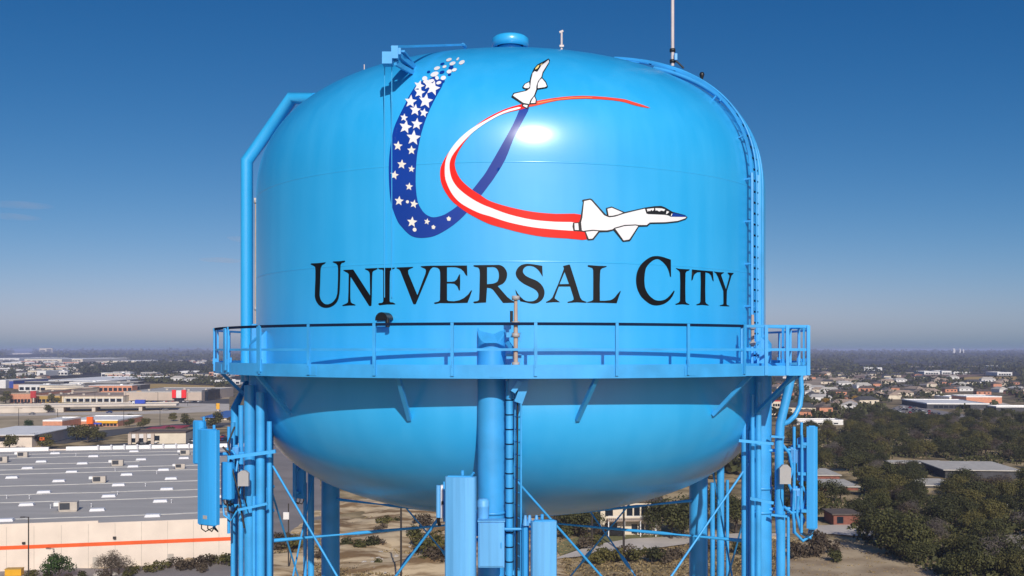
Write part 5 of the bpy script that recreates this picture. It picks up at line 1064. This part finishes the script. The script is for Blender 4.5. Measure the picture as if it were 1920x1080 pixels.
far_woods('far_woods', 'dark woodland on the plain straight behind the tank', [(425, 664.5), (1445, 664.5), (1445, 702), (425, 702)], 2600, 'leaf_oak', 11, 17, 1.1, 12)
# ---- trees one can tell apart at left
gl = [tree_kind('round_tree', 6.0, 5.6, 1700, 0.36, 'leaf_green', 60, 12, 0.1, False, 0.16), tree_kind('bushy_tree', 7.0, 5.8, 1500, 0.6, 'leaf_brown', 61, 12, 0.06, True, 0.14), tree_kind('bushy_tree', 7.0, 6.0, 1300, 0.5, 'leaf_olive', 62, 11, 0.08, False, 0.2)]
plant(gl[0], G(111, 1087), 'rounded bright green tree against the cream store wall', None, 1.1)
plant(gl[1], G(208, 1082), 'wide grey-brown thorny bush against the cream store wall', None, 1.15)
plant(bare[1], G(222, 1078), 'pale leafless shrub growing through the thorny bush by the store wall', None, 0.7)
for i, (x, y, s, k, lab) in enumerate(((52, 803, 1.1, 0, 'round dark green tree alone on the dry grass at left'), (18, 843, 1.3, 2, 'spreading olive bush below the white canopy at the left edge'), (144, 826, 1.5, 2, 'tall dark tree left of the orange-gabled restaurant front'), (165, 830, 1.6, 2, 'widest dark tree in front of the orange-gabled restaurant'), (130, 821, 1.1, 2, 'dark tree in front of the small brick shop'), (183, 826, 1.3, 2, 'dark tree right of the widest one before the restaurant'), (350, 801, 1.4, 2, 'tall olive tree left of the blue roof'), (402, 803, 1.7, 2, 'broad dark tree in front of the blue roof'), (245, 789, 0.9, 2, 'small tree on the dry grass right of the restaurant'), (325, 790, 1.1, 2, 'round tree on the dry grass below the highway bridge'), (242, 800, 1.0, 2, 'dark bush right of the yellow fascia'), (268, 803, 1.2, 2, 'long dark bush behind the maroon roof'), (88, 842, 1.3, 2, 'shadowed dark tree right of the pale canopy building'), (70, 836, 1.2, 2, 'dark tree beside the pale canopy building'), (101, 757, 1.6, 2, 'dark tree before the yellow fronted shops'), (10, 757, 1.9, 2, 'dark tree at the left edge before the orange strip mall'), (91, 774, 1.2, 2, 'dark tree standing by the highway bridge'), (318, 815, 1.0, 0, 'small green tree before the pillared shop'), (285, 826, 1.0, 2, 'grey-green tree at the pillared shop corner'), (397, 748, 1.9, 2, 'dark tree clump right of the dark glass block'), (412, 735, 1.9, 2, 'dark tree clump left of the walkway end'))):
    plant(gl[k], G(x, y), lab, 'single trees in the left shopping district', s)
for x, y, s in ((60, 1085, 0.8), (85, 1088, 0.7), (150, 1086, 0.7), (250, 1076, 0.8), (280, 1074, 0.9), (305, 1069, 1.0), (330, 1067, 1.1), (345, 1070, 0.9), (368, 1066, 1.1), (392, 1062, 1.2), (410, 1060, 1.3), (424, 1062, 1.2), (376, 1074, 0.8), (240, 1083, 0.7), (190, 1088, 0.8), (128, 1090, 0.6)):
    plant(random.choice(shr), G(x, y), 'low scrubby shrub growing along the foot of the cream store wall', 'shrubs along the store wall', s, 'shrub')
for x, y, s in ((520, 1030, 1.6), (536, 1028, 1.5), (552, 1030, 1.6), (655, 1030, 1.1), (668, 1034, 1.2), (690, 1030, 1.3), (706, 1028, 1.2), (722, 988, 1.2), (715, 998, 1.0), (735, 985, 1.2), (705, 1062, 0.7), (782, 1010, 1.5), (800, 1030, 2.0), (815, 1045, 2.0), (828, 1060, 2.0), (800, 1060, 1.2), (790, 990, 1.6), (1115, 1058, 1.3), (1132, 1052, 1.4), (1150, 1056, 1.4), (1172, 1050, 1.5), (1195, 1054, 1.5), (1222, 1058, 1.5), (1245, 1056, 1.3), (1265, 1050, 1.2), (1100, 1030, 1.3), (1112, 1024, 1.4), (1055, 1010, 1.5), (1075, 1003, 1.6), (1092, 1006, 1.4), (1340, 1030, 1.3), (1380, 1040, 1.4), (1500, 1050, 1.6), (1520, 1044, 1.8), (1545, 1042, 1.9), (1562, 1055, 1.3), (1535, 1020, 1.5), (620, 1060, 0.9), (600, 1050, 1.0)):
    plant(random.choice(shr), G(x, y), 'scrubby shrub on the dry hillside seen between the tower legs', 'shrubs on the hillside under the tank', s, 'shrub')
for x, y, s, lab in ((1258, 1012, 1.35, 'dark oak right of the two storey house'), (1280, 1008, 1.3, 'dark oak nearest the right rear leg, beside the house'), (1075, 1000, 1.0, 'dark oak left of the two storey house'), (1100, 1006, 0.9, 'slimmer dark oak touching the left corner of the house'), (1380, 1000, 1.3, 'dark oak behind the right leg pipes'), (1350, 985, 1.2, 'dark oak behind the right rear leg'), (1465, 975, 1.1, 'dark oak behind the right grey box'), (1462, 930, 1.2, 'dark oak behind the right pipes, further back')):
    plant(random.choice(oaks), G(x, y), lab, None, s)
yk = tree_kind('yellow_tree', 8, 6.5, 700, 0.7, 'leaf_yellow', 70, 9, 0.2)
for x, y, s, lab in ((1601, 756, 1.1, 'round golden-leaved tree in the right suburb'), (1548, 758, 1.0, 'wide yellow tree left of the golden one in the right suburb'), (1635, 757, 0.5, 'tiny bright yellow tree beside the suburb street'), (1575, 754, 0.9, 'orange-yellow tree between the two yellow ones')):
    plant(yk, G(x, y), lab, 'yellow trees in the right suburb', s)

# ================================================================ POLES, VEHICLES AND SMALL THINGS
class PT(tuple):
    def __new__(cls, *a): return tuple.__new__(cls, a)
    def __setitem__(s, k, v): s[0][k] = v
def pole(name, label, px, y0, yb, dep, r, arm=None, cat='pole', base_z=0.0):
    a = Vector(((px-CX)/F*dep, dep, base_z)); top = EYE-(y0-HZ)/F*dep
    t = thing(name, label, cat, a); MB().tube([a, Vector((a.x, a.y, top))], [r*1.2, r], 8).build('shaft', M['pole'], t)
    if arm: MB().bar(Vector((a.x, a.y, top-0.1)), Vector((a.x+arm, a.y, top)), 0.12, 0.1).build('arm', M['pole'], t); MB().box((a.x+arm*1.1, a.y, top-0.06), (0.9, 0.35, 0.16)).build('lamp_head', M['pole'], t)
    return PT(t, a, top)
pole('street_lamp', 'thin dark lamp post with one arm before the store wall', 53.5, 969, 1090, 190, 0.11, -1.0, 'street lamp')
t, a, top = pole('street_lamp', 'dark lamp post with a white box on the asphalt lot', 541, 944, 1060, 205, 0.12, None, 'street lamp')
MB().box((a.x-0.45, a.y-0.1, EYE-(967-HZ)/F*205), (1.2, 0.5, 1.5), 0, 0.08).build('lamp_box', M['white_wall'], t)
t, a, top = pole('utility_pole', 'dark utility pole on the limestone hillside under the bowl', 752, 900, 1080, 186, 0.17, None, 'utility pole'); MB().bar((a.x-1.2, a.y, top-0.6), (a.x+1.2, a.y, top-0.6), 0.12, 0.14).build('crossarm', M['pole'], t)
t, a, top = pole('utility_pole', 'utility pole in front of the two storey house', 1169.5, 930, 1012, 222, 0.22, None, 'utility pole'); MB().bar((a.x-1.2, a.y, top-0.6), (a.x+1.2, a.y, top-0.6), 0.12, 0.14).build('crossarm', M['pole'], t)
pole('utility_pole', 'dark post left of the two storey house near the oaks', 1110, 930, 1004, 230, 0.2, None, 'utility pole')
for x, yb in ((12, 764), (66, 763), (120, 762), (178, 761), (236, 760), (296, 760), (352, 761), (405, 762), (35, 800), (108, 801), (232, 799), (300, 797)):
    g = G(x, yb); pole('street_lamp', 'slim street lamp along the highway and shops at left', x, HZ+(EYE-11)/g.y*F, yb, g.y, 0.14, random.choice((-1.6, 1.6)), 'street lamp')['group'] = 'street lamps of the left shopping district'
def sign_pylon(label, px, y0, yb, w, h, m):
    p = G(px, yb); top = EYE-(y0-HZ)/F*p.y; t = thing('pylon_sign', label, 'sign', p)
    MB().box((p.x, p.y, top/2), (1.0, 0.8, top)).build('post', M['concrete'], t); MB().box((p.x, p.y-0.45, top-h/2), (w, 0.6, h), 0, 0.1).build('sign_face', M[m], t)
sign_pylon('tall yellow-topped sign post left of the blue roof', 409, 756, 771, 2.6, 4.5, 'sign_yellow')
sign_pylon('pale pylon sign with yellow top before the big box store', 261, 733, 752, 4.5, 4.0, 'sign_yellow')
sign_pylon('red round-topped sign by the yellow shops', 63, 733, 756, 5.0, 6.0, 'roof_red')
sign_pylon('small orange sign among the dark trees right of the pale canopy building', 80, 820, 842, 2.2, 1.4, 'sign_orange')
# parked cars
def car_proto(m):
    t = thing('parked_car', None, None)
    prof = [(-2.25, 0.35), (-2.28, 0.78), (-1.75, 0.92), (2.0, 0.96), (2.22, 0.80), (2.25, 0.35)]
    mb = MB(); n = len(prof); v = [(x, s*0.88, z) for s in (-1, 1) for x, z in prof]; mb.add(v, [tuple(range(n)), tuple(range(2*n-1, n-1, -1))]+[(i, n+i, n+(i+1) % n, (i+1) % n) for i in range(n)]); mb.build('body', M[m], t)
    cab = [(-1.0, 0.93), (-0.35, 1.42), (1.0, 1.45), (1.75, 0.95)]; mb = MB(); n = 4; v = [(x, s*(0.80 if z < 1 else 0.66), z) for s in (-1, 1) for x, z in cab]
    mb.add(v, [tuple(range(n)), tuple(range(2*n-1, n-1, -1))]+[(i, n+i, n+(i+1) % n, (i+1) % n) for i in range(n)]); mb.build('window', M['glass'], t)
    MB().box((0.33, 0, 1.46), (1.35, 1.28, 0.05)).build('roof', M[m], t)
    for x in (-1.4, 1.4):
        for s in (-1, 1): MB().tube([(x, s*0.72, 0.33), (x, s*0.92, 0.33)], 0.33, 12).build('wheel', M['tyre'], t)
    return t
cols = ['car_white', 'car_grey', 'car_black', 'car_red', 'car_blue', 'car_tan']; cp = [car_proto(c) for c in cols]; cu = [False]*6
def car(px, py, rz, where, grp):
    k = random.choices(range(6), (4, 4, 4, 1, 1, 1))[0]; lab = f"{cols[k][4:]} car parked {where}"
    o = cp[k] if not cu[k] else dup(cp[k]); cu[k] = True
    o.location = G(px, py, 0.25); o.rotation_euler = (0, 0, rz); o['label'] = lab; o['category'] = 'car'; o['group'] = f'{cols[k][4:]} cars '+grp
for x in range(262, 428, 6): car(x+random.uniform(-1, 1), 832.5-(x-262)*0.045, rad(90)+random.uniform(-0.1, 0.1), 'behind the big store roof', 'behind the store')
for x in range(300, 420, 9): car(x+random.uniform(-2, 2), 824-(x-300)*0.03, rad(90), 'in the row by the pillared shop', 'by the pillared shop')
for x in range(245, 380, 4): car(x, 754, rad(90), 'before the beige big box store', 'before the beige store')
for x in range(30, 110, 4):
    if random.random() < 0.7: car(x, 757.5, rad(90), 'before the orange and yellow shops', 'before the shops')
for j, (ya, xa, xb) in enumerate(((764, 1688, 1722), (768, 1676, 1745), (772, 1670, 1765), (777, 1680, 1790))):
    for x in range(xa, xb, 6):
        if random.random() < 0.8: car(x, ya+(x-xa)*0.06, rad(75), 'on the pale lot beyond the wood', 'on the pale lot')
for x, y in ((20, 762), (130, 761), (250, 759), (330, 760), (60, 777), (205, 774), (310, 769)): car(x, y, rad(3), 'driving on the highway at left', 'on the highway')
tv = thing('delivery_truck', 'blue truck on the highway bridge', 'truck', G(252, 771) + Vector((0, 12, 4.6)))
c = tv.location; MB().box(c+Vector((0, 0, 2.0)), (7.5, 2.5, 2.9), 0, 0.1).build('cargo_box', M['sign_blue'], tv); MB().box(c+Vector((-5.0, 0, 1.4)), (2.0, 2.3, 2.0), 0, 0.2).build('cab', M['car_white'], tv)
for x in (-4.9, 1.6, 2.8):
    for s in (-1, 1): MB().tube([c+Vector((x, s*0.8, 0.45)), c+Vector((x, s*1.2, 0.45))], 0.45, 10).build('wheel', M['tyre'], tv)
tv = thing('parked_van', 'dark van parked on the grass in front of the two storey house', 'van', G(1148, 1006))
c = tv.location; MB().box(c+Vector((0, 0, 1.0)), (5.2, 2.0, 1.3), 0, 0.25).build('body', M['car_black'], tv); MB().box(c+Vector((0.4, 0, 1.85)), (3.6, 1.7, 0.6), 0, 0.2).build('window', M['glass'], tv)
for x in (-1.6, 1.6):
    for s in (-1, 1): MB().tube([c+Vector((x, s*0.8, 0.38)), c+Vector((x, s*1.03, 0.38))], 0.38, 12).build('wheel', M['tyre'], tv)
# rocks, bin and dirt heap by the store wall
def rock(label, px, py, s, name='boulder', m='rock', group=None):
    bm = bmesh.new(); bmesh.ops.create_icosphere(bm, subdivisions=3, radius=1)
    for v in bm.verts: k = 1+0.35*mnoise.noise(v.co*1.3+Vector((px, py, 0)))+0.12*mnoise.noise(v.co*4); v.co = Vector((v.co.x*s[0]*k, v.co.y*s[1]*k, max(-0.2, v.co.z)*s[2]*k))
    me = bpy.data.meshes.new(name); bm.to_mesh(me); bm.free(); me.materials.append(M[m]); o = bpy.data.objects.new(name, me); col.objects.link(o); o.location = G(px, py); return tag(o, label, name.replace('_', ' '), group)
rock('pale smooth boulder at the foot of the thorny bush, larger of two', 190, 1080, (1.6, 1.2, 1.0)); rock('pale smooth boulder at the foot of the thorny bush, smaller of two', 211, 1079, (0.9, 0.8, 0.9))
rock('orange-tan heap of dirt against the cream store wall', 350, 1062, (2.4, 1.6, 1.7), 'dirt_heap', 'dirt')
t = thing('yellow_bin', 'yellow waste bin near the lamp post at the lower left', 'bin', G(27, 1080)); c = t.location
MB().box(c+Vector((0,0,0.85)), (3.2, 1.6, 1.3), 0.1, 0.05).build('body', M['sign_yellow'], t); MB().box(c+Vector((0,0,1.55)), (3.3, 1.7, 0.1), 0.1).build('lid', M['field_gold'], t)
random.seed(99)
for i in range(60):
    x, y = random.uniform(645, 830), random.uniform(985, 1078); s = random.uniform(0.25, 0.8)
    if i == 0: r0 = rock('pale limestone rock on the dry hillside under the bowl', x, y, (1.0, 0.8, 0.6), 'hillside_rock', 'rock', 'rocks on the limestone hillside')
    o = r0 if i == 0 else dup(r0); o.location = G(x, y, 0.4); o.scale = (s, s, s); o.rotation_euler = (0, 0, random.uniform(0, 6))
rock('orange-brown heap beside the right rear leg pipes', 1455, 1010, (1.5, 1.0, 0.9), 'dirt_heap', 'dirt')
t = thing('white_sign', 'small white board among the trees near the right edge', 'sign', G(1886, 960)); c = t.location
MB().box(c+Vector((0,0,2.2)), (1.3, 0.15, 1.4)).build('board', M['white_wall'], t); MB().box(c+Vector((0,0.12,0.8)), (0.12, 0.08, 1.6)).build('post', M['pole'], t)
# faint cirrus streaks low at left: thin slabs of ice haze far beyond everything
cm = bpy.data.materials.new('ice_haze'); cm.use_nodes = True; nt = cm.node_tree; nt.nodes.clear(); out = nt.nodes.new('ShaderNodeOutputMaterial'); pv = nt.nodes.new('ShaderNodeVolumePrincipled')
pv.inputs['Color'].default_value = (0.95, 0.92, 0.94, 1); pv.inputs['Density'].default_value = 3.4e-4; nt.links.new(pv.outputs['Volume'], out.inputs['Volume'])
for x, y, wd, hh in ((38, 384.5, 120, 2.2), (25, 406.5, 95, 2.0), (415, 488, 80, 2.6), (452, 449, 45, 2.4)):
    bm = bmesh.new(); bmesh.ops.create_icosphere(bm, subdivisions=4, radius=1); k = 30000/F
    for v in bm.verts: v.co = Vector((v.co.x*wd/2*k, v.co.y*900, v.co.z*hh*k*(1+0.3*math.sin(v.co.x*5+x))))
    me = bpy.data.meshes.new('cirrus'); bm.to_mesh(me); bm.free(); me.materials.append(cm); o = bpy.data.objects.new('cirrus', me); col.objects.link(o); o.location = P(x, y, 30000); tag(o, kind='stuff')
# ================================================================ HAZE
top = EYE+20
mb = MB(); mb.box((0, 12700, top/2-1.5), (33000, 27400, top+3))
hz = mb.build('haze', bpy.data.materials.new('haze_air')); tag(hz, kind='stuff')
m = hz.data.materials[0]; m.use_nodes = True; nt = m.node_tree; nt.nodes.clear(); out = nt.nodes.new('ShaderNodeOutputMaterial'); pv = nt.nodes.new('ShaderNodeVolumePrincipled')
pv.inputs['Color'].default_value = (0.60, 0.68, 1.0, 1); pv.inputs['Density'].default_value = 1.05e-4; pv.inputs['Anisotropy'].default_value = 0.0
nt.links.new(pv.outputs['Volume'], out.inputs['Volume'])
# ================================================================ LIGHT, SKY, HAZE
sun_d = bpy.data.lights.new('sun', 'SUN'); sun_d.energy = 3.5; sun_d.angle = rad(0.5); sun_d.color = (1.0, 0.955, 0.89)
sun = bpy.data.objects.new('sun', sun_d); col.objects.link(sun)
sv = Vector((math.sin(SUN_AZ)*math.cos(SUN_EL), -math.cos(SUN_AZ)*math.cos(SUN_EL), math.sin(SUN_EL)))
sun.rotation_euler = sv.to_track_quat('Z', 'Y').to_euler(); sun.location = sv*120
w = bpy.data.worlds.new('World'); scene.world = w; w.use_nodes = True
nt = w.node_tree; bg = nt.nodes['Background']
sky = nt.nodes.new('ShaderNodeTexSky'); sky.sky_type = 'NISHITA'; sky.sun_disc = False
sky.sun_elevation = SUN_EL; sky.sun_rotation = math.pi-SUN_AZ
sky.air_density = 0.6; sky.dust_density = 1.0; sky.ozone_density = 1.0; sky.altitude = 200
# the camera's per-channel contrast (polariser and grading) applied to the sky's own colours
N, L = nt.nodes.new, nt.links.new
sc1 = N('ShaderNodeVectorMath'); sc1.operation = 'SCALE'; sc1.inputs[3].default_value = 0.066; L(sky.outputs['Color'], sc1.inputs[0])
sep = N('ShaderNodeSeparateXYZ'); cmb = N('ShaderNodeCombineXYZ'); L(sc1.outputs[0], sep.inputs[0])
for k, (g, a) in enumerate(((2.225, 4.45), (1.203, 1.25), (0.859, 1.09))):
    pw = N('ShaderNodeMath'); pw.operation = 'POWER'; pw.inputs[1].default_value = g; L(sep.outputs[k], pw.inputs[0])
    ml = N('ShaderNodeMath'); ml.operation = 'MULTIPLY'; ml.inputs[1].default_value = a/1.087; L(pw.outputs[0], ml.inputs[0])
    mn = N('ShaderNodeMath'); mn.operation = 'MINIMUM'; mn.inputs[1].default_value = 1.1; L(ml.outputs[0], mn.inputs[0]); L(mn.outputs[0], cmb.inputs[k])
sc2 = N('ShaderNodeVectorMath'); sc2.operation = 'SCALE'; sc2.inputs[3].default_value = 10; L(cmb.outputs[0], sc2.inputs[0]); L(sc2.outputs[0], bg.inputs['Color'])
bg.inputs['Strength'].default_value = 0.1
scene.view_settings.view_transform = 'Standard'; scene.view_settings.look = 'None'; scene.view_settings.exposure = 0.12; scene.view_settings.gamma = 1
scene.cycles.max_bounces = 8; scene.cycles.transparent_max_bounces = 8; scene.cycles.volume_bounces = 1
